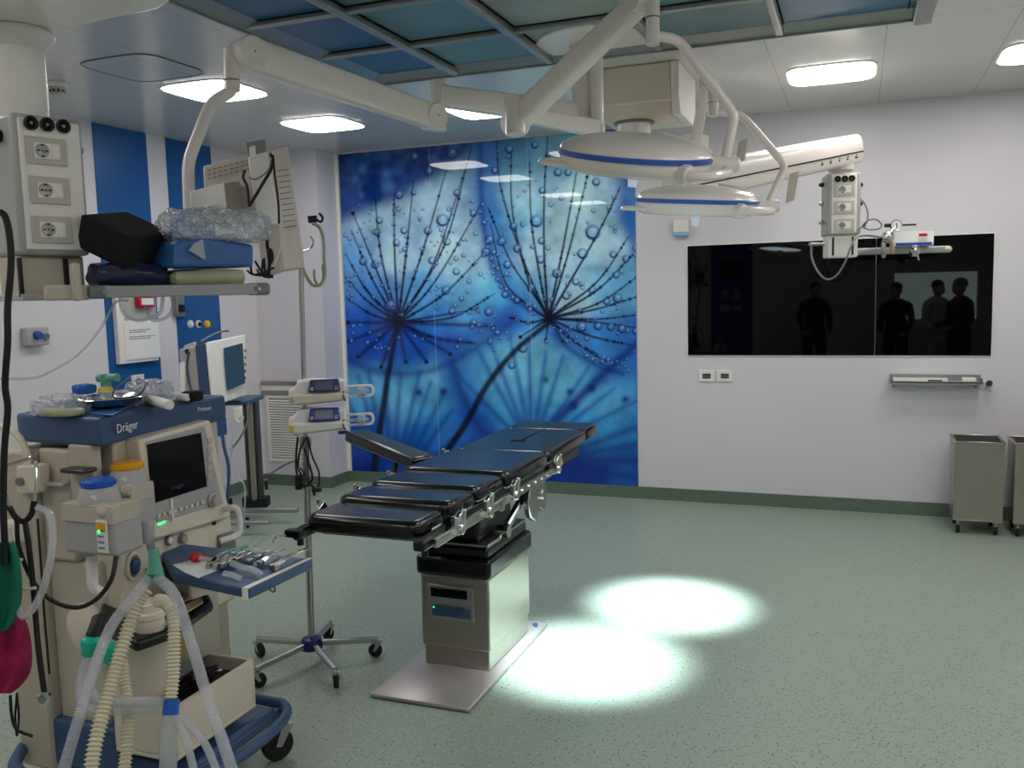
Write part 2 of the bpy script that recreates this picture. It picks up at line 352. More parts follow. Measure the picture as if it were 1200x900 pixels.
# ---------------------------------------------------------------- laminar flow frame
ZF = 2.955
xs_edge = [PZ(430, 96, ZF).x, PZ(1076, 30, ZF).x]; yfar = PZ(700, 68, ZF).y
fx0, fx1 = xs_edge; beams_x = [PZ(525, 82, ZF).x, PZ(640, 70, ZF).x, PZ(770, 55, ZF).x, PZ(912, 35, ZF).x]
beams_y = [yfar-.61*k for k in range(1, 5)]; fy0 = yfar-.61*5
t = thing('laminar_flow_ceiling', 'large blue and grey gridded laminar airflow panel hanging under the ceiling', 'air outlet', ((fx0+fx1)/2, (yfar+fy0)/2, ZF))
fr = M(); wd = .06
fr.box(fx0, fx1, yfar-.012, yfar+.005, ZF-.012, ZC); fr.box(fx0, fx1, fy0, fy0+.02, ZF-.01, ZC)
fr.box(fx0, fx0+.012, fy0+.02, yfar-.012, ZF-.012, ZC)
fr.box(fx1-.03, fx1+.05, fy0+.02, yfar, ZF-.03, ZC)
fr.build('frame', 'alu', t, .003)
fr = M()
fr.prism([(fx0+.012, yfar-.012, ZF), (fx0+.012, yfar-.1, ZF+.03), (fx0+.012, yfar-.012, ZF+.03)], (fx1-fx0-.045, 0, 0))
fr.prism([(fx0+.012, fy0+.02, ZF), (fx0+.1, fy0+.02, ZF+.03), (fx0+.012, fy0+.02, ZF+.03)], (0, yfar-fy0-.04, 0))
fr.build('inner_bevel', 'alu', t)
for x in beams_x:
    M().box(x-.022, x+.022, fy0+.02, yfar-.03, ZF-.012, ZF+.03).build('beam', 'alu', t, .012, 3)
for y in beams_y:
    M().box(fx0+.02, fx1-.03, y-.018, y+.018, ZF+.001, ZF+.03).build('cross_bar', 'alu', t, .008)
cells = [(24, 92, 140), (104, 140, 150), (160, 168, 162), (112, 146, 154), (48, 112, 150)]
for i, c in enumerate(cells): mat('flow_%d' % i, c, .4, noise=.03, nscale=2)
xe = [fx0+.012]+beams_x+[fx1-.03]; ye = [fy0+.02]+beams_y[::-1]+[yfar-.012]
for i in range(5):
    for j in range(5):
        M().box(xe[i]+.004, xe[i+1]-.004, ye[j]+.004, ye[j+1]-.004, ZF+.031, ZF+.036).build('panel', ['flow_%d' % i], t)
        q = M(); a, b, c, d = xe[i]+.02, xe[i+1]-.02, ye[j]+.015, ye[j+1]-.015
        e = .008
        for bx in ((a, b, d-e, d), (a, b, c, c+e), (a, a+e, c, d), (b-e, b, c, d)): q.box(*bx, ZF+.027, ZF+.032)
        q.build('gasket', 'black_matte', t)
# ================================================================ MURAL (flat printed glass panel)
def make_mural():
    x0, x1, z0, z1 = -4.375, -1.665, .1, 2.985
    NX, NZ = 620, 660
    X = np.linspace(x0, x1, NX); Z = np.linspace(z0, z1, NZ); GX, GZ = np.meshgrid(X, Z)
    def proj(x, y, z):
        v = [x-CAM.x, y-CAM.y, z-CAM.z]
        d = lambda a: v[0]*a.x+v[1]*a.y+v[2]*a.z
        return 600+F*d(RT)/d(FW), 450+F*d(DN)/d(FW)
    # picture coordinates of the print (a fixed flat art coordinate on the panel)
    U, V = proj(GX, 7.1, GZ)
    rng = np.random.RandomState(3)
    def lp(c): return np.array([lin(k) for k in c])
    # base colour field
    cps = [(400,175,(40,80,120)),(440,190,(38,90,145)),(480,185,(56,106,150)),(520,178,(60,115,160)),(420,230,(30,70,150)),(470,215,(44,100,165)),(410,200,(22,60,120)),
      (425,290,(110,165,215)),(480,270,(140,185,220)),(520,240,(150,190,215)),(550,290,(150,195,222)),(545,330,(120,185,225)),(440,340,(70,130,200)),(500,340,(90,160,215)),
      (560,200,(90,150,195)),(580,180,(60,110,155)),(575,250,(60,130,190)),(590,290,(80,150,205)),(620,250,(120,180,205)),(660,260,(150,190,200)),(700,260,(140,185,200)),(690,320,(120,175,205)),
      (735,240,(40,110,180)),(740,200,(30,100,170)),(720,340,(100,165,205)),(610,340,(80,160,215)),(600,200,(90,150,180)),(650,200,(110,165,190)),(640,330,(110,175,210)),
      (575,340,(100,190,235)),(560,365,(60,150,220)),(520,370,(50,130,210)),(430,380,(30,90,185)),(425,410,(28,80,180)),(480,415,(30,90,190)),(540,405,(30,100,195)),(585,385,(40,110,205)),
      (425,455,(60,150,205)),(480,450,(80,175,220)),(510,470,(70,165,215)),(450,500,(50,130,200)),(500,510,(40,120,195)),(420,520,(24,80,170)),(430,545,(10,40,130)),(480,540,(14,50,140)),
      (540,440,(50,130,200)),(560,420,(80,170,215)),(600,420,(120,195,215)),(640,430,(110,190,210)),(670,430,(90,170,205)),(620,480,(80,165,205)),(590,470,(70,160,205)),(560,490,(24,90,180)),(530,500,(50,120,190)),
      (660,400,(60,130,200)),(700,400,(60,130,195)),(740,400,(50,110,190)),(720,440,(50,120,190)),(720,470,(70,160,205)),(735,500,(50,130,190)),(700,510,(60,150,205)),(735,540,(24,90,170)),(690,550,(14,60,150)),(640,545,(12,50,140)),
      (560,540,(14,50,140)),(745,470,(50,120,190)),(560,230,(110,160,205)),(410,310,(90,150,205)),(580,430,(90,175,215))]
    cps += [(a, b, (172,208,226)) for a, b in ((430,262),(500,240),(538,222),(520,300),(470,250),(455,300),(640,290),(660,230),(715,225),(700,290),(620,300),(670,345),(610,230),(552,310),(545,270),(690,240),(655,310))]
    cps += [(a, b, (116,186,218)) for a, b in ((490,455),(430,452),(470,470),(610,425),(600,455),(635,425),(660,425),(720,468),(505,440),(575,425),(560,385),(548,352))]
    ucol0, ucol1 = U.min(0), U.max(0); vrow0, vrow1 = V.min(1), V.max(1)
    def win(a0, a1, b0, b1):
        ci = np.nonzero((ucol1 >= a0) & (ucol0 <= a1))[0]; ri = np.nonzero((vrow1 >= b0) & (vrow0 <= b1))[0]
        if not len(ci) or not len(ri): return None
        return (slice(ri[0], ri[-1]+1), slice(ci[0], ci[-1]+1))
    num = np.zeros(U.shape+(3,)); den = np.zeros(U.shape)
    for (a, b, c) in cps:
        w = np.exp(-((U-a)**2+(V-b)**2)/(2*15.0**2))+1e-5/(1+((U-a)**2+(V-b)**2)/400)
        num += w[..., None]*lp(c); den += w
    C = num/den[..., None]
    # cloudy watercolour variation
    def vnoise(scale, seed):
        r = np.random.RandomState(seed); g = r.rand(80, 80); u = (U-390)/scale; v = (V-150)/scale
        i = np.floor(u).astype(int) % 79; j = np.floor(v).astype(int) % 79; fu = u-np.floor(u); fv = v-np.floor(v); fu = fu*fu*(3-2*fu); fv = fv*fv*(3-2*fv)
        return (g[j, i]*(1-fu)+g[j, i+1]*fu)*(1-fv)+(g[j+1, i]*(1-fu)+g[j+1, i+1]*fu)*fv
    nn = (vnoise(26, 1)-.5)*.5+(vnoise(11, 2)-.5)*.35+(vnoise(5, 5)-.5)*.2
    topl = 1/(1+np.exp(((V-(262-.55*(U-396)))/5)))
    C *= (1+nn[..., None]*.8)
    def blend(mask, col):
        nonlocal C
        C = C*(1-mask[..., None])+mask[..., None]*lp(col)
    def smoothpts(pts, n=10): return [(p.x, p.y) for p in catmull([Vector((a, b, 0)) for a, b in pts], n)] if len(pts) > 2 else pts
    def stroke(pts, w0, w1, col, a=1, soft=.7):
        pts = smoothpts(pts, 6); mg = max(w0, w1)+soft*7
        xs = [p[0] for p in pts]; ys = [p[1] for p in pts]; W = win(min(xs)-mg, max(xs)+mg, min(ys)-mg, max(ys)+mg)
        if W is None: return
        d = np.full(U[W].shape, 1e3); T = np.zeros(d.shape); L = len(pts)-1; r0, c0 = W[0].start, W[1].start
        for i in range(L):
            (ax, ay), (bx, by) = pts[i], pts[i+1]; w2 = win(min(ax, bx)-mg, max(ax, bx)+mg, min(ay, by)-mg, max(ay, by)+mg)
            if w2 is None: continue
            Uu, Vv = U[w2], V[w2]; vx, vy = bx-ax, by-ay; q = max(vx*vx+vy*vy, 1e-9)
            t = np.clip(((Uu-ax)*vx+(Vv-ay)*vy)/q, 0, 1); dd = np.hypot(Uu-ax-t*vx, Vv-ay-t*vy)
            lw = (slice(w2[0].start-r0, w2[0].stop-r0), slice(w2[1].start-c0, w2[1].stop-c0)); m = dd < d[lw]
            d[lw] = np.where(m, dd, d[lw]); T[lw] = np.where(m, (i+t)/L, T[lw])
        mk = a/(1+np.exp(np.clip((d-(w0+(w1-w0)*T))/soft, -50, 50)))
        C[W] = C[W]*(1-mk[..., None])+mk[..., None]*lp(col)
    def dot(a, b, r, soft, col):
        W = win(a-r-6*soft, a+r+6*soft, b-r-6*soft, b+r+6*soft)
        if W is None: return
        mk = 1/(1+np.exp(np.clip((np.hypot(U[W]-a, V[W]-b)-r)/soft, -50, 50))); C[W] = C[W]*(1-mk[..., None])+mk[..., None]*lp(col)
    # soft background shapes
    DB = (20, 66, 150)
    blend(topl/(1+np.exp((U-568)/6))*.72, (30, 74, 138)); C *= 1+(topl*(nn))[..., None]*1.6
    stroke([(396,250),(430,233),(470,217),(512,190),(548,158)], 9, 5, (22, 62, 140), .7, 3.5)
    for _ in range(70):
        a = rng.uniform(398, 545); b = rng.uniform(165, 258-.6*(a-396)); r_ = rng.uniform(2, 7); dot(a, b, r_, 1.6, (20, 56, 124) if rng.rand() < .55 else (74, 124, 176))
    stroke([(566,165),(568,215),(573,270),(588,318),(606,348),(636,366)], 11, 5, (40, 112, 192), .6, 3.5)
    stroke([(563,165),(564,215),(568,270),(582,320),(602,350),(635,368)], 3, 3, (14, 60, 140), .85, 1.8)
    stroke([(575,175),(580,250),(600,310)], 7, 5, (46, 110, 175), .4, 5)
    stroke([(400,400),(440,412),(490,415),(530,402),(575,382),(600,366)], 14, 9, (26, 84, 178), .7, 5)
    stroke([(404,420),(440,434),(490,437),(530,424),(575,396),(604,374)], 4, 3, (14, 52, 132), .8, 2.5)
    stroke([(404,395),(440,405),(500,408),(560,390)], 6, 5, (26, 84, 185), .4, 5)
    stroke([(526,420),(534,455),(550,490),(585,525)], 10, 10, (24, 84, 176), .75, 4)
    stroke([(530,425),(542,462),(562,500),(600,535)], 2.5, 3, (12, 46, 124), .8, 2)
    stroke([(652,386),(674,406),(702,422),(744,436)], 9, 7, (34, 104, 190), .65, 4)
    stroke([(650,392),(672,412),(700,428),(730,438)], 2, 2, (12, 50, 130), .75, 1.5)
    stroke([(742,185),(732,225),(738,262),(745,300)], 6, 6, (16, 80, 170), .7, 4)
    stroke([(592,372),(575,392),(560,440)], 4, 3, (36, 100, 190), .4, 4)
    stroke([(748,402),(700,445),(640,505),(622,520)], 4, 7, (10, 42, 128), .92, 2)
    for e in [(404,460),(420,440),(432,436),(452,436),(470,440),(492,436),(505,448),(522,458),(530,480),(540,505)]:
        stroke([(458,575), ((458+e[0])/2, (575+e[1])/2+4), e], 4.5, 1.8, (16, 72, 160), .75, 1.5)
    for e in [(538,440),(560,410),(575,402),(598,395),(620,398),(640,412),(660,418),(690,430),(720,455),(746,470)]:
        stroke([(624,530), ((624+e[0])/2, (530+e[1])/2), e], 4.5, 1.5, (16, 76, 168), .75, 1.3)
    for e in [(748,500),(748,520),(748,540),(748,560),(700,572)]:
        stroke([(640,540), e], 4, 3, (10, 50, 130), .75, 2)
    for (a, b, r) in [(672,475,5),(694,455,4),(491,460,3.5),(520,459,4),(668,459,3.5),(733,468,3.5),(640,445,3)]:
        blend(1/(1+np.exp((np.hypot(U-a, V-b)-r)/1.3)), (12, 48, 130))
    # droplets
    def drop(a, b, r, k=.75):
        W = win(a-r*2-4, a+r*2+4, b-r*2-4, b+r*2+4)
        if W is None: return
        Uu, Vv = U[W], V[W]; d = np.hypot(Uu-a, Vv-b)
        inn = 1/(1+np.exp(np.clip((d-r)/.4, -50, 50))); ringm = np.exp(-((d-r*.88)/(r*.16+.4))**2)
        side = .6+.4*np.clip((-(Uu-a)*.5+(Vv-b)*.85)/max(r, .1), -1, 1)
        hl = np.exp(-(np.hypot(Uu-a-r*.15, Vv-b+r*.3)/(r*.3+.25))**2)
        for mk, col in ((inn*.3, (70, 130, 195)), (np.clip(ringm*k*side*1.25, 0, 1), (8, 38, 108)), (hl*.45, (196, 222, 240))):
            C[W] = C[W]*(1-mk[..., None])+mk[..., None]*lp(col)
    S1 = []; c1 = (467, 378); c2 = (643, 373)
    dark = (8, 22, 52)
    ends1 = [[(414,250)],[(440,233),(447,300)],[(462,228),(463,300)],[(485,212),(476,300)],[(523,200),(497,290)],[(545,200),(508,310)],[(553,172),(520,290)],[(566,236),(510,330)],[(572,292),(520,345)],[(580,344),(530,372)],
             [(405,297),(430,340)],[(405,324),(430,352)],[(405,348),(435,368)],[(412,270),(438,330)],[(408,378)],[(409,400)],[(420,418)],[(447,430)],[(476,424)],[(500,424)],[(528,415)],[(556,402),(510,396)],[(578,382)],[(560,362)]]
    for k, e in enumerate(ends1):
        pts = [c1]+e[1:]+[e[0]]; low = e[0][1] > 375
        stroke(pts, 1.6 if not low else 2.6, .42 if not low else 1.5, dark if not low else (8, 28, 88), .97 if not low else .88, .35 if not low else .9)
        sp = smoothpts(pts, 12)
        for q in range(9):
            a, b = sp[min(len(sp)-1, int(rng.uniform(.15, .95)*len(sp)))]; dot(a, b, rng.uniform(.8, 2.0), .4, dark)
    ends2 = [[(582,165),(587,219),(607,287),(626,336)],[(599,177),(601,250),(620,330)],[(621,190),(623,260),(634,330)],[(642,160),(638,230),(638,300)],[(677,195),(662,280)],[(690,200),(668,290)],[(727,219),(700,275)],[(737,277),(700,330)],[(742,298),(700,340)],
             [(746,325),(700,356)],[(746,348),(700,362)],[(746,369),(700,374)],[(746,384),(700,378)],[(742,405),(690,393)],[(718,428),(680,405)],[(572,243),(600,309),(630,350)],[(575,262),(592,330),(625,362)],[(598,372),(620,378)],[(610,395)],[(660,400)],[(640,398)],[(700,415),(670,398)]]
    for k, e in enumerate(ends2):
        stroke([c2]+e[:0:-1]+[e[0]], 1.6, .5, dark if e[0][1] < 410 else (10, 36, 96), .97, .35)
        sp = smoothpts([c2]+e[:0:-1]+[e[0]], 12)
        for q in range(9):
            a, b = sp[min(len(sp)-1, int(rng.uniform(.15, .98)*len(sp)))]; dot(a, b, rng.uniform(.7, 1.8), .4, dark)
    big = [(519,258,7),(536,226,4),(468,228,5),(485,226,3),(502,270,4.5),(474,270,4),(465,284,4),(445,258,4),(442,272,4),(524,283,4.5),(507,305,4.5),(440,310,4.5),(426,306,4.5),(530,180,7),(503,201,5),(486,184,5),(523,340,5),(530,365,4),(535,318,4),(458,358,7.5),(555,250,4),
           (541,410-60,3),(475,292,3),(570,295,5),(629,259,7),(695,272,8.5),(683,297,6),(653,320,5.5),(607,291,5),(634,304,4.5),(595,310,4.5),(623,337,5),(588,283,5),(574,281,5),(602,265,4.5),(699,213,4.5),(654,202,4.5),(666,202,4),(664,346,5),(724,349,5.5),(711,353,4),(694,340,4),
           (682,383,6),(716,383,4.5),(729,385,5),(701,382,4.5),(613,408,5),(600,428,4),(597,175,5),(627,170,4),(636,223,4),(580,200,4),(635,282,4),(675,330,4),(719,298,4),(722,322,4),(734,303,4),(592,345,4),(606,352,4),(745,388,4),(573,365,5),(555,378,4)]
    for a, b, r in big: drop(a, b, r, .9)
    for _ in range(230):
        if rng.rand() < .5: a, b = rng.uniform(402, 570), rng.uniform(235, 370)
        else: a, b = rng.uniform(572, 745), rng.uniform(165, 415)
        drop(a, b, rng.choice([1.2, 1.6, 2.2, 2.8]), .6)
    # droplets packed along the curved edges of the seed heads
    for (p, n, sp_) in (([(566,240),(574,300),(592,340),(625,365)], 26, 5), ([(655,385),(680,408),(712,425),(742,430)], 34, 8), ([(404,385),(450,402),(520,400),(575,385)], 30, 12)):
        q = smoothpts(p, 14)
        for _ in range(n):
            a, b = q[rng.randint(len(q))]; drop(a+rng.randn()*sp_*.6, b+rng.randn()*sp_*.6, rng.uniform(1.2, 3.2), .6)
    # hearts and stems
    for c, r in ((c1, 6), (c2, 6.5)):
        dd = np.hypot(U-c[0], (V-c[1])*.9); an = np.arctan2(V-c[1], U-c[0]); rr = r*(1+.28*np.sin(an*11)+.15*np.sin(an*17+1))
        blend(1/(1+np.exp((dd-rr)/.6)), (6, 14, 36))
    stroke([(466,385),(457,430),(449,480),(443,520),(436,575)], 2.8, 4.5, (8, 22, 60), .95, .7)
    stroke([(641,380),(604,411),(572,450),(545,498),(512,545)], 2.8, 4.2, (6, 18, 50), .95, .7)
    # panel joints
    for xx in (-3.47, -2.57): blend(np.exp(-((GX-xx)/.003)**2)*.45, (170, 190, 210))
    C = np.clip(C, 0, 1)**1.12*np.array([1.35, 1.3, 1.3]); C = np.clip(C, 0, .95)
    me = bpy.data.meshes.new('print'); n = NX*NZ
    co_ = np.stack([GX-ORGM.x, np.full(GX.shape, 7.094-ORGM.y), GZ-ORGM.z], -1).reshape(-1, 3)
    idx = np.arange(n).reshape(NZ, NX); fc = np.stack([idx[:-1, :-1], idx[:-1, 1:], idx[1:, 1:], idx[1:, :-1]], -1).reshape(-1, 4)
    me.vertices.add(n); me.vertices.foreach_set('co', co_.astype(np.float32).ravel())
    me.loops.add(fc.size); me.loops.foreach_set('vertex_index', fc.astype(np.int32).ravel())
    me.polygons.add(len(fc)); me.polygons.foreach_set('loop_start', (np.arange(len(fc))*4).astype(np.int32)); me.polygons.foreach_set('loop_total', np.full(len(fc), 4, np.int32))
    me.update(calc_edges=True)
    ca = me.color_attributes.new('print', 'FLOAT_COLOR', 'POINT'); ca.data.foreach_set('color', np.concatenate([C.reshape(-1, 3), np.ones((n, 1))], 1).astype(np.float32).ravel())
    m = bpy.data.materials.new('printed_glass'); m.use_nodes = True; b = m.node_tree.nodes['Principled BSDF']; at = m.node_tree.nodes.new('ShaderNodeAttribute'); at.attribute_name = 'print'
    m.node_tree.links.new(at.outputs['Color'], b.inputs['Base Color']); b.inputs['Roughness'].default_value = .5; b.inputs['Specular IOR Level'].default_value = .05; b.inputs['Coat Weight'].default_value = .7; b.inputs['Coat Roughness'].default_value = .012
    me.materials.append(m); return me
ORGM = Vector((-3.02, 7.09, .1))
t = thing('mural_panel', 'floor to ceiling glossy blue mural of dandelion seed heads with water drops', 'mural', ORGM)
o = bpy.data.objects.new('print', make_mural()); COL.objects.link(o); o.parent = t; ORG[o] = ORGM
M().box(-4.375, -1.665, 7.0945, 7.1, .1, 2.985).build('backing', 'navy', t)
# ================================================================ THINGS ON THE BACK WALL
a, b_, c, d = PY(806, 289, YB), PY(1165, 273, YB), PY(1161, 416, YB), PY(806, 416, YB)
sx0, sx1, sz0, sz1 = a.x, (b_.x+c.x)/2, d.z, (a.z+b_.z)/2
t = thing('wall_screen', 'long black glass screen panel set into the white wall', 'screen', ((sx0+sx1)/2, YB, sz0))
mat('dark_glass', (3, 3, 4), .02, spec=.28)
mid = PY(1026, 350, YB).x
M().box(sx0, mid-.0015, YB-.012, YB-.002, sz0, sz1).build('pane', 'dark_glass', t)
M().box(mid+.0015, sx1, YB-.012, YB-.002, sz0, sz1).build('pane', 'dark_glass', t)
M().box(sx0-.008, sx1+.008, YB-.006, YB, sz0-.008, sz1+.008).build('surround', 'white_plastic', t)
for px, lb in ((819, 'left of the two white sockets under the wall screen'), (840.5, 'right of the two white sockets under the wall screen')):
    p = PY(px, 433.5, YB); q = PY(px+18.5, 447, YB)
    t = thing('wall_socket', lb, 'socket', ((p.x+q.x)/2, YB, q.z), 'white sockets under the screen')
    M().box(p.x, q.x, YB-.012, YB, q.z, p.z).build('plate', 'white_plastic', t, .004)
    M().box(p.x+.03, q.x-.03, YB-.015, YB-.012, q.z+.025, p.z-.028).build('insert', 'steel_dark', t, .002)
    k = M()
    for i in range(3): k.box(p.x+.04+i*.018, p.x+.048+i*.018, YB-.0165, YB-.015, q.z+.04, p.z-.045)
    k.build('holes', 'cream', t)
# wall shelf
p, q = PY(1043, 446, YB-.14), PY(1152, 452, YB-.14)
t = thing('wall_shelf', 'thin grey metal shelf on the wall below the right end of the screen', 'shelf', ((p.x+q.x)/2, YB, q.z))
zs = (p.z+q.z)/2; x0, x1 = p.x, q.x
k = M(); k.box(x0, x1, YB-.14, YB, zs, zs+.006); k.box(x0, x1, YB-.14, YB-.135, zs-.012, zs+.006); k.box(x0, x0+.004, YB-.14, YB, zs, zs+.03); k.box(x1-.004, x1, YB-.14, YB, zs, zs+.03)
k.build('shelf_board', 'alu', t)
M().box(x0, x1, YB-.006, YB, zs+.006, zs+.05).build('back_rail', 'alu', t)
for x in (x0+.02, x1-.04): M().prism([(x, YB-.11, zs), (x, YB, zs), (x, YB, zs-.05)], (.012, 0, 0)).build('bracket', 'alu', t)
k = M().box(x0+.02, x0+.38, YB-.13, YB-.02, zs+.006, zs+.028); o = k.build('power_strip', 'white_plastic', None, .004)
tag(o, 'long flat white box lying on the left of the wall shelf', 'power strip')
o2 = M().box(x0+.25, x0+.34, YB-.132, YB-.128, zs+.012, zs+.022).build('slot', 'black', o); o2.location = (0, 0, 0)
o = M().box(x1-.13, x1-.04, YB-.12, YB-.05, zs+.006, zs+.036).build('gauze_box', 'white_plastic', None, .008); tag(o, 'small white rounded box on the right of the wall shelf', 'box')
t = thing('suction_valve', 'small steel valve with a white cap mounted on the wall right of the shelf', 'valve', (x1+.05, YB, zs))
v = PY(1159, 449, YB-.05)
M().cyl((v.x, YB, v.z), (v.x, YB-.06, v.z), .012).build('stem', 'steel', t)
M().lathe([(.02, 0), (.022, .01), (.016, .02)], (v.x, YB-.06, v.z), (0, -1, 0)).build('knob', 'steel_dark', t)
M().cyl((v.x-.05, YB-.03, v.z+.015), (v.x+.03, YB-.03, v.z-.01), .007).build('spout', 'white_plastic', t)
# small pale blue device on the wall right of the mural
p, q = PY(790, 258, YB), PY(808, 277, YB)
t = thing('motion_sensor', 'small pale blue and white sensor on the wall between mural and screen', 'sensor', ((p.x+q.x)/2, YB, q.z))
mat('pale_blue', (150, 190, 225), .4)
M().box(p.x, q.x, YB-.05, YB, q.z+.03, p.z).build('body', 'white_plastic', t, .008)
M().box(p.x+.003, q.x-.003, YB-.046, YB, q.z, q.z+.03).build('lens', 'pale_blue', t, .008)
# steel bins on castors
def cart(x0, x1, y0, y1, lb):
    t = thing('steel_bin', lb, 'bin', ((x0+x1)/2, (y0+y1)/2, 0), 'steel bins on castors by the wall')
    z0, z1, w = .095, .64, .012
    k = M(); k.box(x0, x1, y0, y1, z0, z0+.01)
    k.box(x0, x1, y0, y0+w, z0+.01, z1); k.box(x0, x1, y1-w, y1, z0+.01, z1); k.box(x0, x0+w, y0+w, y1-w, z0+.01, z1); k.box(x1-w, x1, y0+w, y1-w, z0+.01, z1)
    k.build('tub', 'steel_brushed', t, .002)
    k = M(); e = .006
    k.box(x0-e, x1+e, y0-e, y0, z1-.014, z1+.002); k.box(x0-e, x1+e, y1, y1+e, z1-.014, z1+.002); k.box(x0-e, x0, y0, y1, z1-.014, z1+.002); k.box(x1, x1+e, y0, y1, z1-.014, z1+.002)
    k.build('rim', 'steel', t, .002)
    for x in (x0+.035, x1-.035):
        for y in (y0+.035, y1-.035): caster(t, (x, y), .03, z0)
def caster(par, xy, r, ztop, ang=0, body='rubber', w=.022):
    x, y = xy; R = rotz(ang); ax = R@Vector((1, 0, 0)); off = R@Vector((0, r*.5, 0)); c = Vector((x, y, r))+off
    k = M().lathe([(r*.55, -w/2), (r*.93, -w/2), (r, -w*.3), (r, w*.3), (r*.93, w/2), (r*.55, w/2)], c, ax, 20)
    wh = k.build('castor', body, par)
    k = M(); k.lathe([(r*.52, -w/2-.001), (r*.52, w/2+.001)], c, ax, 14)
    k.build('hub', 'black', wh)
    k = M()
    for s_ in (-1, 1): k.prism([c+ax*(w/2+.002)*s_+Vector((0, 0, -r*.1))-off*.3, c+ax*(w/2+.002)*s_+off*.5, Vector((x, y, r*2.15))+ax*(w/2+.002)*s_+off*.6, Vector((x, y, r*2.15))+ax*(w/2+.002)*s_-off*.9], ax*.003*s_)
    k.obox((x+off.x*.1, y+off.y*.1, r*2.15), (w+.012, r*1.1, .006), R); k.cyl((x, y, r*2.15), (x, y, ztop), r*.28)
    k.build('fork', 'steel', wh)
    return wh
cart(.625, .925, 6.62, 6.93, 'open steel bin on castors fully in view under the wall shelf')
cart(.985, 1.285, 6.62, 6.93, 'open steel bin on castors cut by the right edge of the photo')

# ================================================================ THINGS ON THE LEFT WALL
def wx(px, py, off=.008): return PX(px, py, XL+off)
# red box + paper notice + grey cabinet
p, q = wx(138, 350), wx(179, 382)
t = thing('notice_cabinet', 'white framed notice with printed lines on the first blue wall panel', 'notice', (XL, 5.3, 1.25))
zz0, zz1 = wx(160, 425).z, wx(160, 385).z
y0, y1 = wx(134, 400).y, wx(180, 400).y
M().box(XL+.008, XL+.05, y0, y1, 1.26, 1.80).build('backplate', 'white_plastic', t, .004)
M().box(XL+.05, XL+.056, y0+.07, y1-.005, 1.58, 1.79).build('window', 'grey_plastic', t)
pp = M().box(XL+.05, XL+.058, y0+.055, y1+.01, 1.285, 1.57).build('paper', 'paper', t)
k = M()
for z, w_ in ((1.50, .2), (1.485, .17), (1.45, .24), (1.435, .2)):
    yy = y0+.1
    while yy < y0+.1+w_: l = random.uniform(.012, .03); k.box(XL+.058, XL+.0588, yy, yy+l, z, z+.008); yy += l+.007
k.build('printed_lines', 'mid_grey', pp)
p = wx(163, 349, .1); q = wx(182, 360, .1)
t = thing('alarm_box', 'small red box on the wall above the paper notice', 'call box', (XL, (p.y+q.y)/2, q.z))
M().box(XL+.05, XL+.1, p.y, q.y, q.z, q.z+.09).build('housing', 'red', t, .006)
M().box(XL+.1, XL+.106, p.y+.02, q.y-.02, q.z+.02, q.z+.07).build('glass', 'paper', t)
# little socket at the foot of the first blue panel
p, q = wx(153, 440), wx(168.5, 454)
t = thing('wall_socket', 'small square white socket at the foot of the first blue wall panel', 'socket', (XL, (p.y+q.y)/2, q.z))
M().box(XL+.008, XL+.02, p.y, q.y, q.z, p.z).build('plate', 'white_plastic', t, .003)
M().box(XL+.02, XL+.024, p.y+.035, q.y-.035, q.z+.03, p.z-.03).build('insert', 'steel_dark', t)
# gas outlets
mat('outlet_ring', (200, 205, 210), .3)
for px, cm, lb in ((222.5, 'white_plastic', 'white round gas outlet, left of the three on the second blue panel'), (232, 'black', 'black and white round gas outlet, middle of the three on the second blue panel'), (242, 'yellow', 'yellow round gas outlet, right of the three on the second blue panel')):
    c = wx(px, 380)
    t = thing('gas_outlet', lb, 'gas outlet', c, 'gas outlets on the second blue panel')
    M().lathe([(.034, 0), (.034, .012), (.026, .018)], c, (1, 0, 0)).build('ring', 'orange' if cm == 'yellow' else 'outlet_ring', t)
    M().lathe([(.018, .016), (.018, .026), (.008, .03)], c, (1, 0, 0)).build('socket', cm, t)
# grey wall valve box on the white wall, far left
p, q = PX(31, 384, XL+.06), PX(59, 404, XL+.06)
t = thing('valve_box', 'small grey wall box with a blue knob on the plain white wall at far left', 'wall box', (XL, (p.y+q.y)/2, q.z))
M().box(XL, XL+.06, p.y, q.y, q.z, p.z).build('housing', 'grey_plastic', t, .01)
c = PX(43, 393, XL+.06); M().lathe([(.03, 0), (.026, .03), (.01, .034)], c, (1, 0, 0)).build('knob', 'blue', t)
c = PX(53, 394, XL+.06); M().lathe([(.02, 0), (.02, .02)], c, (1, 0, 0)).build('cap', 'steel', t)
# black bracket beside the notice
p = wx(207, 357)
t = thing('wall_hook', 'dark grey bracket on the edge of the second blue panel', 'bracket', p)
M().box(XL+.008, XL+.05, p.y-.05, p.y+.05, p.z-.1, p.z+.08).build('block', 'mid_grey', t, .01)
M().box(XL+.05, XL+.075, p.y-.03, p.y+.02, p.z-.06, p.z-.0).build('clip', 'black', t, .006)
# ================================================================ OPERATING TABLE
t = thing('operating_table', 'long black padded operating table on a steel column in the middle of the floor', 'operating table', (-1.69, 3.7, 0))
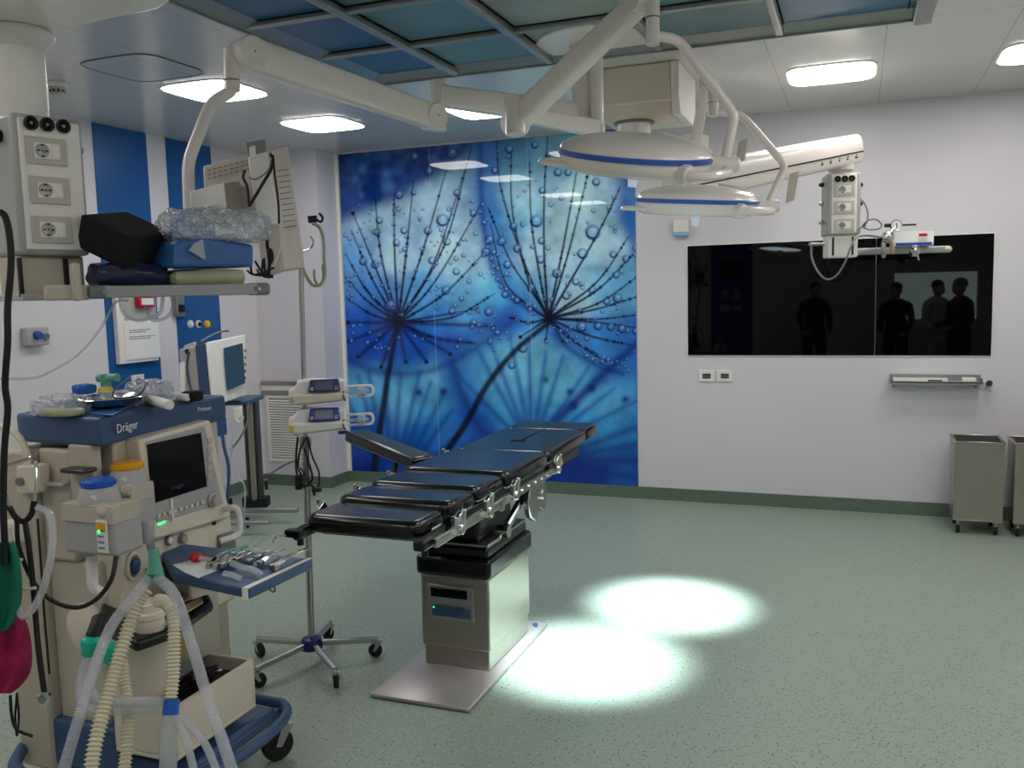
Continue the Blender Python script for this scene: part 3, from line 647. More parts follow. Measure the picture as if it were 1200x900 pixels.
# base plate
bp0, bp1, by0, by1 = -1.93, -1.465, 3.19, 4.19
k = M(); lo = [(bp0, by0, .004), (bp1, by0, .004), (bp1, by1, .004), (bp0, by1, .004)]; md = [(x, y, .018) for x, y, z in lo]
hi = [(bp0+.05, by0+.055, .042), (bp1-.05, by0+.055, .042), (bp1-.05, by1-.05, .042), (bp0+.05, by1-.05, .042)]
k.add(lo+md+hi, [(3, 2, 1, 0), (8, 9, 10, 11)]+[(i+4*j, (i+1) % 4+4*j, (i+1) % 4+4*(j+1), i+4*(j+1)) for j in (0, 1) for i in range(4)])
bpl = k.build('base_plate', 'steel_plate', t, .004)
M().cyl((-1.50+.0, 4.10, .036), (-1.50, 4.10, .046), .014).build('bolt', 'navy', bpl)
# column with overlapping steel covers
cx0, cx1, cy0, cy1 = -1.83, -1.495, 3.5, 4.02
k = M().box(cx0+.008, cx1-.008, cy0+.008, cy1-.008, .04, .3); k.build('column_foot', 'steel_brushed', t, .006)
M().box(cx0, cx1, cy0, cy1, .13, .465).build('column_cover', 'steel_brushed', t, .01)
M().box(cx0-.004, cx1-.03, cy0+.1, cy1+.004, .3, .45).build('column_cover', 'steel_brushed', t, .008)
# control panel
p, q = PY(501, 683, cy0), PY(556, 706, cy0); q2 = PY(553, 728, cy0)
pn = M().box(p.x, q.x, cy0-.012, cy0+.001, q2.z-.004, p.z).build('control_panel', 'alu', t, .003)
a1, a2 = PY(506, 687, cy0), PY(549, 702, cy0); M().box(a1.x, a2.x, cy0-.016, cy0-.012, a2.z, a1.z).build('display', 'screen', pn, .003)
mat('lcd_blue', (60, 92, 120), .2); mat('led_green', (60, 220, 120), .3, emit=(60, 230, 120), estr=1.2)
a1, a2 = PY(508, 708, cy0), PY(553, 725, cy0); dd = M().box(a1.x, a2.x, cy0-.016, cy0-.012, a2.z, a1.z).build('key_pad', 'lcd_blue', pn, .003)
k = M()
for i in range(7):
    for j in range(2): k.box(a1.x+.012+i*.022, a1.x+.028+i*.022, cy0-.0175, cy0-.016, a2.z+.012+j*.024, a2.z+.028+j*.024)
k.build('keys', 'navy', dd)
M().cyl((a1.x+.01, cy0-.016, a1.z-.006), (a1.x+.01, cy0-.019, a1.z-.006), .004, n=10).build('indicator', 'led_green', dd)
# rubber bellows
k = M()
k.box(cx0-.014, cx1+.014, cy0-.014, cy1+.014, .463, .552)
k.build('bellows', 'leather', t, .018, 4)
M().box(cx0+.01, cx1-.005, cy0+.01, cy1-.01, .548, .598).build('bellows', 'leather', t, .014, 4)
k = M().box(cx0+.02, cx1-.01, cy0+.03, cy1-.01, .595, .61); k.build('top_plate', 'steel', t, .003)
k = M().box(cx0+.05, cx1-.06, cy0+.05, cy1-.06, .61, .79); k.box(cx0-.02, cx1-.02, 3.3, 4.3, .79, .83); k.build('tilt_block', 'black', t, .02)
# chrome pivot plate on the right
k = M(); cpt = [(4.15, .79), (4.17, .70), (4.13, .62), (4.06, .66), (4.0, .60), (3.93, .64), (3.9, .72), (3.93, .79)]
k.prism([(-1.475, y, z) for y, z in cpt], (.03, 0, 0)); k.cyl((-1.49, 4.08, .72), (-1.43, 4.08, .72), .025)
k.build('pivot_plate', 'steel', t, .006)
k = M().cyl((-1.5, 3.75, .64), (-1.5, 4.0, .74), .02); k.cyl((-1.53, 3.7, .63), (-1.47, 3.7, .63), .03); k.build('ram', 'chrome', t)
# pads
def pad(name, x0, x1, y0, y1, z0, z1, tilt=0, cut=None, r=.028, par=None):
    poly = []; rr = .05
    def cor(cx, cy, a0):
        for i in range(4): a = a0+i*math.pi/6; poly.append(Vector((cx+rr*math.cos(a), cy+rr*math.sin(a), z0)))
    cor(x1-rr, y0+rr, -math.pi/2); cor(x1-rr, y1-rr, 0); cor(x0+rr, y1-rr, math.pi/2); cor(x0+rr, y0+rr, math.pi)
    k = M().prism(poly, (0, 0, z1-z0)); yc, zc = (y0+y1)/2, (z0+z1)/2
    if tilt:
        R = Matrix.Rotation(tilt, 3, 'X'); k.v = [Vector((v.x, yc, zc))+R@Vector((0, v.y-yc, v.z-zc)) for v in k.v]
    return k.build(name, 'leather', par or t, r, 4)
pad('foot_pad', -1.95, -1.46, 2.79, 3.045, .826, .898, math.radians(-1))
pad('leg_pad', -1.955, -1.44, 3.03, 3.29, .842, .916, math.radians(-2.2))
pad('leg_pad', -1.955, -1.44, 3.28, 3.60, .846, .920, math.radians(-2))
pad('seat_pad', -1.955, -1.43, 3.59, 4.18, .838, .922, math.radians(-.8))
bk = pad('back_pad', -1.955, -1.43, 4.165, 4.86, .845, .918, math.radians(.6))
hd = pad('head_pad', -1.94, -1.44, 4.845, 5.13, .85, .925, math.radians(.8))
k = M().box(-1.695, -1.685, 4.45, 4.86, .917, .9215); k.box(-1.74, -1.66, 4.44, 4.452, .916, .9205); k.build('seam', 'black_matte', bk)
# frames under the pads
M().box(-1.90, -1.46, 2.84, 3.02, .815, .84).build('section_frame', 'black', t, .006)
M().box(-1.92, -1.45, 3.05, 4.16, .815, .85).build('section_frame', 'black', t, .006)
bf = M().box(-1.93, -1.44, 4.2, 4.72, .80, .85).build('section_frame', 'black', t, .01)
p = PX(657, 542.5, -1.44); M().box(-1.441, -1.438, p.y-.03, p.y+.03, p.z-.014, p.z+.014).build('warning_sticker', 'orange', bf)
# side rails with clamps
for x, s_ in ((-1.40, 1), (-1.985, -1)):
    k = M(); k.box(x-.006, x+.008, 2.80, 3.30, .812, .846); rl = k.build('side_rail', 'steel', t, .002)
    k = M(); k.box(x-.006, x+.008, 3.33, 4.20, .812, .846)
    rl2 = k.build('side_rail', 'steel', t, .002)
    k = M()
    for i in range(7): k.cyl((x+.007*s_, 3.5+i*.09, .829), (x+.014*s_, 3.5+i*.09, .829), .006, n=10)
    k.build('rail_bolts', 'chrome', rl2)
    for y in (2.98, 3.26, 3.56, 4.15):
        k = M(); k.prism([(x+.004, y-.035, .818), (x+.004, y+.04, .818), (x+.004, y+.05, .86), (x+.004, y+.015, .905), (x+.004, y-.02, .885)], (.022*s_, 0, 0))
        k.cyl((x, y, .835), (x+.034*s_, y, .835), .02, n=16); k.cyl((x+.02*s_, y+.02, .85), (x+.03*s_, y+.02, .91), .009, n=10)
        k.build('joint_clamp', 'chrome', t, .004)
    for y in (3.3, 3.42): M().box(x-.008, x+.012, y, y+.035, .795, .85).build('rail_spacer', 'steel', t, .003)
    k = M().box(x-.06 if s_ > 0 else x+.02, x-.012 if s_ > 0 else x+.05, 2.74, 2.92, .81, .85); bl = k.build('end_block', 'black', t, .01)
    M().cyl((x-.03*s_, 2.78, .785), (x-.03*s_, 2.78, .812), .013).build('end_knob', 'black', bl)
p = Vector((-1.99, 2.74, .83)); k = M().tube([p, p+Vector((-.02, -.02, 0)), p+Vector((-.035, -.03, -.012)), p+Vector((-.035, -.03, -.025))], .004, smooth=4); k.build('hook', 'chrome', t)
M().box(-2.0, -1.93, 2.74, 2.78, .82, .85).build('hook_block', 'black', t, .006)
# padded arm board sticking out at the left
P0, P1 = PD(416, 512, 4.95), PX(498, 545, -2.03)
ax = (P1-P0).normalized(); up = Vector((0, 0, 1)); up = (up-ax*up.dot(ax)).normalized(); R = basis(ax, up)
ab = M().obox((P0+P1)/2+up*.012, ((P1-P0).length, .15, .062), R).build('arm_board', 'leather', t, .022, 4)
k = M().obox((P0+P1)/2-up*.022, ((P1-P0).length*.9, .09, .014), R); k.build('arm_board_tray', 'black', ab, .004)
pm = P0.lerp(P1, .62)-up*.03
k = M().tube([pm, pm+Vector((.0, -.03, -.06)), pm+Vector((-.02, -.1, -.17)), Vector((-1.99, pm.y-.25, .8))], .014, smooth=6); k.build('arm_board_bracket', 'black', ab)
# ================================================================ CEILING COLUMN, SPRING ARMS, LAMPS
ctop = PD(690, 45, 0.0001+(PZ(690, 45, 2.985)-CAM).dot(FW))
cxy = Vector((-1.33, 4.6, 0))
t = thing('ceiling_column', 'white twin tube ceiling column with a round cover plate and two extension arms', 'ceiling mount', (cxy.x, cxy.y, ZC))
M().lathe([(.29, 2.99), (.30, 2.984), (.295, 2.976), (.05, 2.974)], (cxy.x+.05, cxy.y-.02, 0), n=48).build('cover_plate', 'lamp_white', t)
zc1 = 2.58
p_main = PD(681, 90, 4.62); p_side = PD(699, 90, 4.55)
M().cyl((p_main.x, p_main.y, 2.975), (p_main.x, p_main.y, 2.62), .058, n=28).build('main_tube', 'lamp_white', t)
k = M().lathe([(.062, 2.66), (.064, 2.655), (.064, 2.56), (.05, 2.55)], (p_main.x, p_main.y, 0)); k.build('collar', 'lamp_white', t)
M().cyl((p_side.x, p_side.y, 2.975), (p_side.x, p_side.y, 2.47), .034, n=24).build('side_tube', 'lamp_white', t)
M().lathe([(.036, 2.56), (.04, 2.555), (.04, 2.49), (.03, 2.48)], (p_side.x, p_side.y, 0)).build('collar', 'white_plastic', t)
# extension arm carrying the monitor
J1 = PZ(513, 112, 2.66); q = Vector((p_main.x, p_main.y, 2.62))
def beam(k, a, b, w0, h0, w1=None, h1=None, mi=0, n=12, sq=.2):
    """tapered rounded-rectangle bar from a to b"""
    a, b = Vector(a), Vector(b); w1 = w1 or w0; h1 = h1 or h0; ax = (b-a).normalized(); u = ax.cross(Vector((0, 0, 1))).normalized(); v = u.cross(ax)
    vs = []
    for c, w_, h_ in ((a, w0, h0), (b, w1, h1)):
        for i in range(n*2):
            g = math.pi*i/n; cs, sn = math.cos(g), math.sin(g); vs.append(c+u*math.copysign(abs(cs)**(2*sq), cs)*w_/2+v*math.copysign(abs(sn)**(2*sq), sn)*h_/2)
    m_ = 2*n
    return k.add(vs, [tuple(range(m_-1, -1, -1)), tuple(range(m_, 2*m_))]+[(i, (i+1) % m_, (i+1) % m_+m_, i+m_) for i in range(m_)], mi)
beam(M(), (q+(J1-q)*.0), J1, .09, .12, .08, .10).build('extension_arm', 'lamp_white', t)
J2 = PD(606, 140, 4.2); q2 = Vector((p_side.x, p_side.y, 2.54))
beam(M(), q2, Vector((J2.x, J2.y, 2.55)), .07, .085, .06, .07).build('extension_arm', 'lamp_white', t)
J3 = PD(812, 186, 4.78); q3 = Vector((p_side.x, p_side.y, 2.46))
beam(M(), q3, J3, .06, .07, .055, .06).build('extension_arm', 'lamp_white', t)

# --- surgical lamp ------------------------------------------------
mat('led_face', (235, 240, 245), .3, emit=(225, 242, 255), estr=6)
def surgical_lamp(label, C0, target, R0, tube_pts, post, spring, knuckle, brake):
    C0 = Vector(C0); dn_ = (Vector(target)-C0).normalized(); up = -dn_
    t = thing('surgical_lamp', label, 'surgical lamp', C0, 'surgical lamps over the table')
    hr = Vector((RT.x, RT.y, 0)).normalized(); e1 = (hr-up*hr.dot(up)).normalized(); e2 = up.cross(e1)
    if e2.dot(FW) > 0: e2 = -e2            # towards the camera
    R = R0
    M().lathe([(R*.985, .018), (R*.97, .034), (R*.86, .056), (R*.62, .074), (R*.45, .083), (R*.22, .088), (0, .090)], C0, up, 56).build('dome', 'lamp_white', t, ang=60)
    M().lathe([(R, 0), (R*1.004, .004), (R*1.004, .016), (R*.985, .020)], C0, up, 56).build('blue_band', 'lamp_blue', t)
    M().lathe([(R*.70, -.030), (R*.74, -.052), (R*.86, -.056), (R*.955, -.045), (R*.975, -.01), (R*.985, .001)], C0, up, 56).build('skirt', 'lamp_white', t, ang=60)
    M().lathe([(R*.70, -.036), (R*.70, -.030)], C0, up, 40).build('light_face', 'led_face', t)
    M().lathe([(.0, -.115), (.016, -.112), (.018, -.09), (.026, -.07), (.03, -.06)], C0, up, 18).build('centre_handle', 'mid_grey', t)
    k = M(); k.tube([C0+e1*R*.35*1.0+e2*0+up*.088, C0+e1*R*.66+e2*R*.22+up*.07, C0+e1*R*.93+e2*R*.3+up*.035], .010, 8, smooth=5, flat=1); k.build('ridge', 'lamp_white', t)
    # grip loop on the left
    k = M(); k.tube([C0-e1*R*.82+e2*R*.35-up*.03, C0-e1*R*1.12+e2*R*.3-up*.03, C0-e1*R*1.22+e2*R*.1-up*.03, C0-e1*R*1.12-e2*R*.1-up*.03, C0-e1*R*.9-e2*R*.2-up*.03], .013, 10, smooth=6, flat=.7); k.build('grip', 'lamp_white', t)
    # fork
    arc = [C0+(e1*math.cos(g)+e2*math.sin(g))*R*(1.20 if abs(g) < 1.0 else 1.10)-up*.028 for g in [math.radians(x) for x in range(60, -61, -10)]]
    fk = M().tube([C0+(e1*.5+e2*.86)*R*1.0-up*.028]+arc+[C0+(e1*.5-e2*.86)*R*1.0-up*.028], .019, 10, smooth=3).build('fork', 'lamp_white', t)
    for s_ in (1, -1):
        c = C0+(e1*.5+e2*.86*s_)*R*.96-up*.028; dr = (e1*.5+e2*.86*s_)
        M().lathe([(.02, -.03), (.034, -.02), (.036, .03), (.03, .042), (.01, .044)], c, dr, 22).build('pivot', 'lamp_white', t)
    kn = C0+e1*R*1.20-up*.02
    M().lathe([(.022, -.075), (.03, -.07), (.03, .045), (.024, .05)], kn+Vector((0, 0, .012)), e1, 20).build('knuckle', 'lamp_white', t)
    pts = [kn+Vector((0, 0, .03))]+[Vector(p) for p in tube_pts]
    M().tube(fillet(pts, .04), .0195, 14).build('suspension_tube', 'lamp_white', t)
    if brake:
        b0 = Vector(brake[0]); M().quad(*[Vector(p) for p in brake], .012).build('brake_plate', 'cream_dark', t, .003)
    a, b = post
    M().cyl(a, b, .026, n=20).build('drop_post', 'lamp_white', t)
    k = M().cyl(Vector(a).lerp(Vector(b), .62), Vector(a).lerp(Vector(b), .64), .0275); k.build('post_ring', 'mid_grey', t)
    s0, s1, w_, h_ = spring
    beam(M(), s0, s1, w_, h_, w_*.8, h_*.8).build('spring_arm', 'lamp_white', t)
    ax = (Vector(s1)-Vector(s0)).cross(Vector((0, 0, 1))).normalized()
    for s_, rr in ((s0, h_*.52), (s1, h_*.45)): M().lathe([(rr*.9, -w_*.6), (rr, -w_*.55), (rr, w_*.55), (rr*.9, w_*.6)], s_, ax, 24).build('spring_joint', 'lamp_white', t)
    a, b, r_ = knuckle
    M().cyl(a, b, r_, n=24).build('swivel', 'lamp_white', t)
    # the lamp's light
    L = bpy.data.lights.new('surgical_lamp_beam', 'SPOT'); L.energy = SPOT; L.spot_size = math.radians(27.5); L.spot_blend = .75; L.shadow_soft_size = .12; L.color = (.80, .97, 1)
    lo = bpy.data.objects.new('surgical_lamp_beam', L); COL.objects.link(lo); lo.parent = t
    lo.location = (C0-up*.13)-ORG[t]; lo.rotation_euler = dn_.to_track_quat('-Z', 'Y').to_euler()
    return t
CA = PD(744, 184, 3.4)
surgical_lamp('nearer and larger looking white surgical lamp with a blue band, upper of the two', CA, (-1.16, 3.86, 0), .292,
    [PD(861, 134, 3.42), PD(795, 46, 3.37), PD(768, 42, 3.34)],
    (PD(765, -30, 3.34), PD(765, 52, 3.34)), (PD(604, 143, 4.2), PD(752, 0, 3.38), .085, .115),
    (PD(603, 116, 4.12), PD(604, 158, 4.12), .046),
    [PD(866, 166, 3.5), PD(877, 160, 3.5), PD(873, 186, 3.46), PD(862, 188, 3.46)])
CB = PD(816, 238, 4.4)
surgical_lamp('farther white surgical lamp with a blue band, lower of the two', CB, (-.93, 4.70, 0), .300,
    [PD(921, 194, 4.42), PD(868, 134, 4.39), PD(838, 131, 4.38)],
    (PD(835, 96, 4.38), PD(836, 136, 4.38), ), (J3+Vector((0, 0, .02)), PD(828, 98, 4.42), .055, .06),
    (J3-Vector((0, 0, .03)), J3+Vector((0, 0, .05)), .03),
    [PD(926, 203, 4.45), PD(937, 200, 4.45), PD(931, 234, 4.43), PD(921, 238, 4.43)])

# --- beige ceiling housing of the right boom ----------------------
hx0, hx1 = -1.44, -.96; hy0, hy1 = 5.2, 5.75
t = thing('boom_housing', 'beige boxy ceiling housing above the right supply boom', 'ceiling housing', ((hx0+hx1)/2, (hy0+hy1)/2, ZC))
M().box(hx0, hx1-.05, hy0, hy1, 2.78, ZC-.001).build('case', 'cream', t, .012)
M().prism([(hx0, hy0+.02, 2.80), (hx0, hy0+.06, 2.71), (hx0, hy1-.05, 2.71), (hx0, hy1, 2.80)], (hx1-hx0-.052, 0, 0)).build('lower_case', 'cream', t, .01)
M().prism([(hx1-.05, hy0, ZC-.001), (hx1-.05, hy0, 2.80), (hx1-.05, hy0+.06, 2.71), (hx1-.05, hy1-.05, 2.71), (hx1-.05, hy1, 2.8), (hx1-.05, hy1, ZC-.001)], (.05, 0, 0)).build('end_cap', 'white_plastic', t, .006)
# --- right supply boom --------------------------------------------
pc = PD(743, 145, 5.35); E0 = PD(806, 214, 4.85); EE = PD(990, 177, 5.7)
t = thing('supply_boom', 'long white ceiling boom arm reaching right to a socket column in front of the screen', 'supply boom', (pc.x, pc.y, ZC))
M().lathe([(.02, 2.71), (.075, 2.708), (.1, 2.70), (.1, 2.60), (.09, 2.585), (.03, 2.58)], (pc.x, pc.y, 0), n=32).build('pivot_drum', 'lamp_white', t)
M().lathe([(.12, 2.712), (.12, 2.70), (.1, 2.695)], (pc.x, pc.y, 0), n=32).build('pivot_collar', 'mid_grey', t)
e_up = Vector((E0.x, E0.y, 2.48))
up_arm = beam(M(), Vector((pc.x, pc.y, 2.59)), e_up+Vector((.05, -.05, 0)), .16, .07, .17, .10).build('upper_arm', 'lamp_white', t)
M().cyl((E0.x, E0.y, E0.z), (E0.x, E0.y, 2.5), .07, n=28).build('elbow', 'lamp_white', t)
axb = (EE-E0).normalized()
S0, S1 = E0-axb*.12, EE+axb*.09
lw = beam(M(), S0, S1, .17, .215, .16, .185, sq=.28); la = lw.build('lower_arm', 'lamp_white', t, .01)
u_ = axb.cross(Vector((0, 0, 1))).normalized()
if u_.dot(FW) > 0: u_ = -u_
k = M().obox((S0+S1)/2+u_*.085-Vector((0, 0, .02)), ((S1-S0).length*.98, .006, .008), basis(axb, u_.cross(axb))); k.build('seam_strip', 'black', la)
k = M()
for i in range(5):
    c = S1.lerp(S0, .05+.055*i)+u_*.078-Vector((0, 0, .05)); k.obox(c, (.02, .008, .012), basis(axb, (0, 0, 1))@rotz(.4*i)); k.obox(c+Vector((0, 0, .014)), (.012, .008, .006), basis(axb, (0, 0, 1)))
k.build('service_marks', 'steel_dark', la)
# socket column at the end
def outlet_plate(par, c, r, u, n, w=.12, h=.082, name='outlet_plate'):
    """italian style plate: c centre on the face, r right, u up, n outward"""
    c, r, u, n = Vector(c), Vector(r), Vector(u), Vector(n); R = Matrix((r, u, n)).transposed()
    pl = M().obox(c+n*.003, (w, h, .007), R).build(name, 'plate_beige', par, .004)
    M().obox(c+n*.0075, (w*.62, h*.56, .003), R).build('frame', 'white_plastic', pl, .001)
    cc = c-r*w*.12+n*.009
    M().lathe([(h*.255, 0), (h*.255, .002), (h*.2, .001)], cc-n*.001, n, 20).build('socket', 'grey_plastic', pl)
    k = M()
    for dx in (-.5, 0, .5): k.obox(cc+r*dx*h*.3+n*.0015, (h*.055*(1.5 if dx else .8), h*.055, .002), R)
    for dy in (-1, 1): k.obox(cc+u*dy*h*.2+n*.0015, (h*.12, h*.05, .002), R)
    k.build('pin_holes', 'black', pl)
    M().obox(c+r*w*.19+n*.0095, (w*.16, h*.46, .003), R).build('rocker', 'white_plastic', pl, .001)
    return pl
mat('plate_beige', (196, 188, 178), .4)
hc = PD(985, 240, 5.75); right = (Vector((RT.x, RT.y, 0))).normalized()*1.0; right = (rotz(math.radians(-8))@right).normalized(); nrm = -Vector((0, 0, 1)).cross(right); nrm = Vector((right.y, -right.x, 0))
ux = Vector((0, 0, 1)); RH = Matrix((right, -nrm, ux)).transposed()
z_top, z_mid, z_bot = PD(983, 205, 5.75).z, PD(983, 276, 5.75).z, PD(983, 302, 5.75).z
M().lathe([(.085, EE.z-.06), (.08, EE.z-.12), (.05, z_top+.01), (.05, z_top-.01)], (hc.x, hc.y, 0), n=28).build('swivel', 'lamp_white', t)
head = M().obox((hc.x, hc.y, (z_top+z_mid)/2), (.205, .20, z_top-z_mid), RH).build('socket_column', 'grey_plastic', t, .012)
M().obox(Vector((hc.x, hc.y, (z_top+z_mid)/2))+nrm*.1, (.155, .012, z_top-z_mid-.02), RH).build('face', 'white_plastic', head, .004)
M().obox((hc.x, hc.y, (z_bot+z_mid)/2), (.185, .16, z_mid-z_bot), RH).build('lower_box', 'white_plastic', t, .008)
k = M()
for s_ in (-1, 1): k.obox(Vector((hc.x, hc.y, (z_bot+z_mid)/2))+nrm*.081+right*.06*s_, (.012, .004, (z_mid-z_bot)*.8), RH)
k.build('slots', 'black', t)
fc = Vector((hc.x, hc.y, 0))+nrm*.106
for i in (-1, 0, 1):
    c = fc+right*.043*i+Vector((0, 0, z_top-.04)); k = M().lathe([(.018, 0), (.02, .01), (.014, .012), (.006, .004)], c, nrm, 18).build('earth_socket', 'black', head); M().lathe([(.004, .003), (.004, .010)], c, nrm, 10).build('pin', 'mid_grey', k)
for i, py in enumerate((222.5, 243, 264)): outlet_plate(head, fc+Vector((0, 0, PD(985, py, 5.65).z)), right, ux, nrm, .125, .085)
for i, (sx, zz) in enumerate(((-1, .06), (1, .07), (-1, .18), (1, .19), (-1, .30))):
    c = Vector((hc.x, hc.y, z_top-zz))+right*.105*sx; M().lathe([(.014, 0), (.016, .015), (.01, .03)], c, right*sx, 14).build('side_port', 'black' if i in (0, 1, 3) else 'steel', t)
# equipment rail with regulator, box, and hose
r0 = Vector((hc.x, hc.y, 0))+right*.1; r0.z = PD(1020, 294, 5.7).z; 
ra, rb = r0, PD(1110, 291, 5.75); rb.z = r0.z
rail = beam(M(), ra, rb, .03, .045).build('equipment_rail', 'alu', t, 0); M().ball(rb, (.03, .03, .023)).build('end_cap', 'cream_dark', rail)
bx = PD(1068, 285, 5.72)
t2 = thing('supply_box', 'white cardboard box with red and blue print on the far equipment rail', 'box', (bx.x, bx.y, rb.z+.024))
zb_ = rb.z+.024
c = Vector((bx.x, bx.y, zb_+.045)); M().obox(c, (.24, .10, .09), RH).build('carton', 'paper', t2, .002)
M().obox(c+nrm*.0505+right*.0-Vector((0, 0, .034)), (.22, .002, .02), RH).build('blue_stripe', 'blue', t2)
M().obox(c+nrm*.0505+right*.055+Vector((0, 0, .022)), (.05, .002, .018), RH).build('red_mark', 'red', t2)
k = M()
for i in range(2): k.obox(c+nrm*.0505+right*.055-Vector((0, 0, .002+.012*i)), (.05, .0015, .006), RH)
k.build('print', 'plate_beige', t2)
g = PD(1040, 278, 5.62)
t3 = thing('suction_regulator', 'chrome pressure regulator with a round gauge clamped on the far rail', 'regulator', g)
M().lathe([(.015, -.035), (.036, -.03), (.04, 0), (.034, .028), (.015, .034)], g, nrm, 22).build('body', 'chrome', t3)
gg = PD(1050, 264, 5.62); gz = M().lathe([(.034, -.012), (.036, 0), (.034, .012), (.031, .011)], gg, nrm, 26).build('gauge', 'steel', t3)
M().lathe([(.029, .0085), (.029, .0115)], gg, nrm, 26).build('dial', 'paper', gz); M().obox(gg+nrm*.013, (.004, .002, .03), RH@rotz(0)).build('needle', 'black', gz)
M().cyl(gg+right*.03, gg+right*.12, .006).build('lever', 'black', t3); M().cyl(g, gg, .010).build('neck', 'chrome', t3); M().cyl(gg-right*.07, gg-right*.035, .012).build('inlet', 'black', t3)
for dx, cm, ln in ((-.022, 'steel', .09), (.03, 'tan', .06)): M().lathe([(.012, 0), (.014, -.02), (.014, -ln), (.008, -ln-.01)], g+right*dx-Vector((0, 0, .03)), ux, 16).build('valve', cm, t3)
g2 = PD(1072, 294, 5.6)
t4 = thing('rail_clamp', 'chrome clamp with a lever on the right half of the far rail', 'clamp', g2)
M().lathe([(.01, -.03), (.028, -.025), (.03, .02), (.01, .03)], g2, nrm, 18).build('knob', 'chrome', t4); M().cyl(g2+Vector((0, 0, .02)), g2+right*.025-Vector((0, 0, .06)), .006).build('lever', 'chrome', t4)
M().obox(g2-nrm*.03, (.03, .06, .07), RH).build('jaw', 'steel', t4, .004)
cb = M().tube([PD(1006, 231, 5.7), PD(1014, 240, 5.68), PD(1017, 252, 5.66), PD(1014, 263, 5.66), PD(1003, 270, 5.66)], .005, smooth=6); tag(cb.build('cable', 'mid_grey'), 'thin dark cable curling down from the far socket column', 'cable')
cb = M().tube([PD(1013, 266, 5.62), PD(1016, 259, 5.6), PD(1026, 257, 5.6), PD(1033, 263, 5.6), PD(1030, 268, 5.6), PD(1018, 269, 5.6), PD(1011, 265, 5.6), PD(1015, 260, 5.58)], .005, smooth=6); tag(cb.build('cable', 'mid_grey'), 'looped dark cable beside the regulator on the far rail', 'cable')
hs = M().tube([PD(951, 287, 5.6), PD(951, 300, 5.6), PD(957, 316, 5.58), PD(968, 327, 5.56), PD(980, 323, 5.54), PD(990, 308, 5.5), PD(996, 292, 5.48), PD(1003, 279, 5.5), PD(1015, 276, 5.54), PD(1032, 278, 5.6)], .0065, 10, smooth=6)
hs = hs.build('gas_hose', 'mid_grey'); tag(hs, 'grey gas hose hanging in a loop below the far socket column', 'hose')
cyl_ = M().cyl(PD(949, 286, 5.62), PD(965, 286, 5.66), .012); k = cyl_.build('gas_probe', 'steel'); tag(k, 'steel hose connector left of the far socket column', 'connector')
# ================================================================ ANAESTHESIA MACHINE
XM = -2.25; YM = 2.15
def F_(px, py, x=XM): return PX(px, py, x)
def Sd(px, py, y=YM): return PY(px, py, y)
t = thing('anaesthesia_machine', 'large beige and blue anaesthesia machine on castors at the left front', 'anaesthesia machine', (-2.42, 2.45, 0))
AM = t
# top slab
ztop = 1.35; zb = 1.256
sl = [PZ(27, 486, ztop), PZ(117, 490, ztop), PZ(156, 481, ztop), PZ(252, 465, ztop)]
poly = [Vector((p.x, p.y, zb)) for p in sl]+[Vector((-2.27, 2.79, zb)), Vector((-2.66, 2.79, zb)), Vector((-2.66, 2.19, zb))]
top = M().prism(poly, (0, 0, ztop-zb)).build('top_slab', 'machine_blue', t, .012, 3)
inner = [Vector((p.x, p.y, ztop)) for p in poly]; cen = sum(inner, Vector())/len(inner)
M().prism([cen+(p-cen)*.9 for p in inner], (0, 0, .003)).build('top_mat', 'machine_blue', top)
def edge_text(s, a, b, f, z, size, matn, off=.0015):
    a, b = Vector((a.x, a.y, 0)), Vector((b.x, b.y, 0)); r = (b-a).normalized(); n = Vector((r.y, -r.x, 0)); c = a.lerp(b, f)+n*off; c.z = z
    return text('lettering', s, size, c, r, (0, 0, 1), matn, top)
edge_text('Dräger', sl[1], sl[2], .68, 1.303, .042, 'paper', .013)
edge_text('Primus', sl[2], sl[3], .84, 1.312, .026, 'paper', .003)
# body shell
M().box(-2.62, -2.29, 2.24, 2.76, .30, 1.26).build('body', 'cream_dark', t, .01)
M().box(-2.60, -2.252, 2.20, 2.76, .55, .93).build('lower_front', 'cream', t, .012)
# left rear pillar and side panel
M().box(-2.70, -2.54, 2.13, 2.30, .12, 1.235).build('rear_pillar', 'cream_dark', t, .015)
M().box(-2.54, -2.32, 2.17, 2.26, .27, .86).build('side_panel', 'cream_dark', t, .012)
M().box(-2.54, -2.40, 2.16, 2.24, .86, 1.24).build('upper_side_panel', 'cream_dark', t, .012)
M().box(-2.50, -2.405, 2.13, 2.165, 1.12, 1.135).build('side_grip', 'grey_plastic', t, .006)
c = Sd(104, 735, 2.165)
M().lathe([(.085, 0), (.085, .012), (.06, .022), (.02, .026)], c, (0, -1, 0), 36).build('side_dish', 'cream', t)
M().box(-2.40, -2.30, 2.155, 2.20, .95, 1.26).build('vaporiser_mount', 'cream_dark', t, .008)
M().box(-2.38, -2.28, 2.10, 2.16, 1.175, 1.19).build('lever_bar', 'steel_dark', t, .005)
# lower blue body
M().box(-2.64, -2.26, 2.14, 2.72, .14, .31).build('lower_body', 'machine_blue', t, .012)
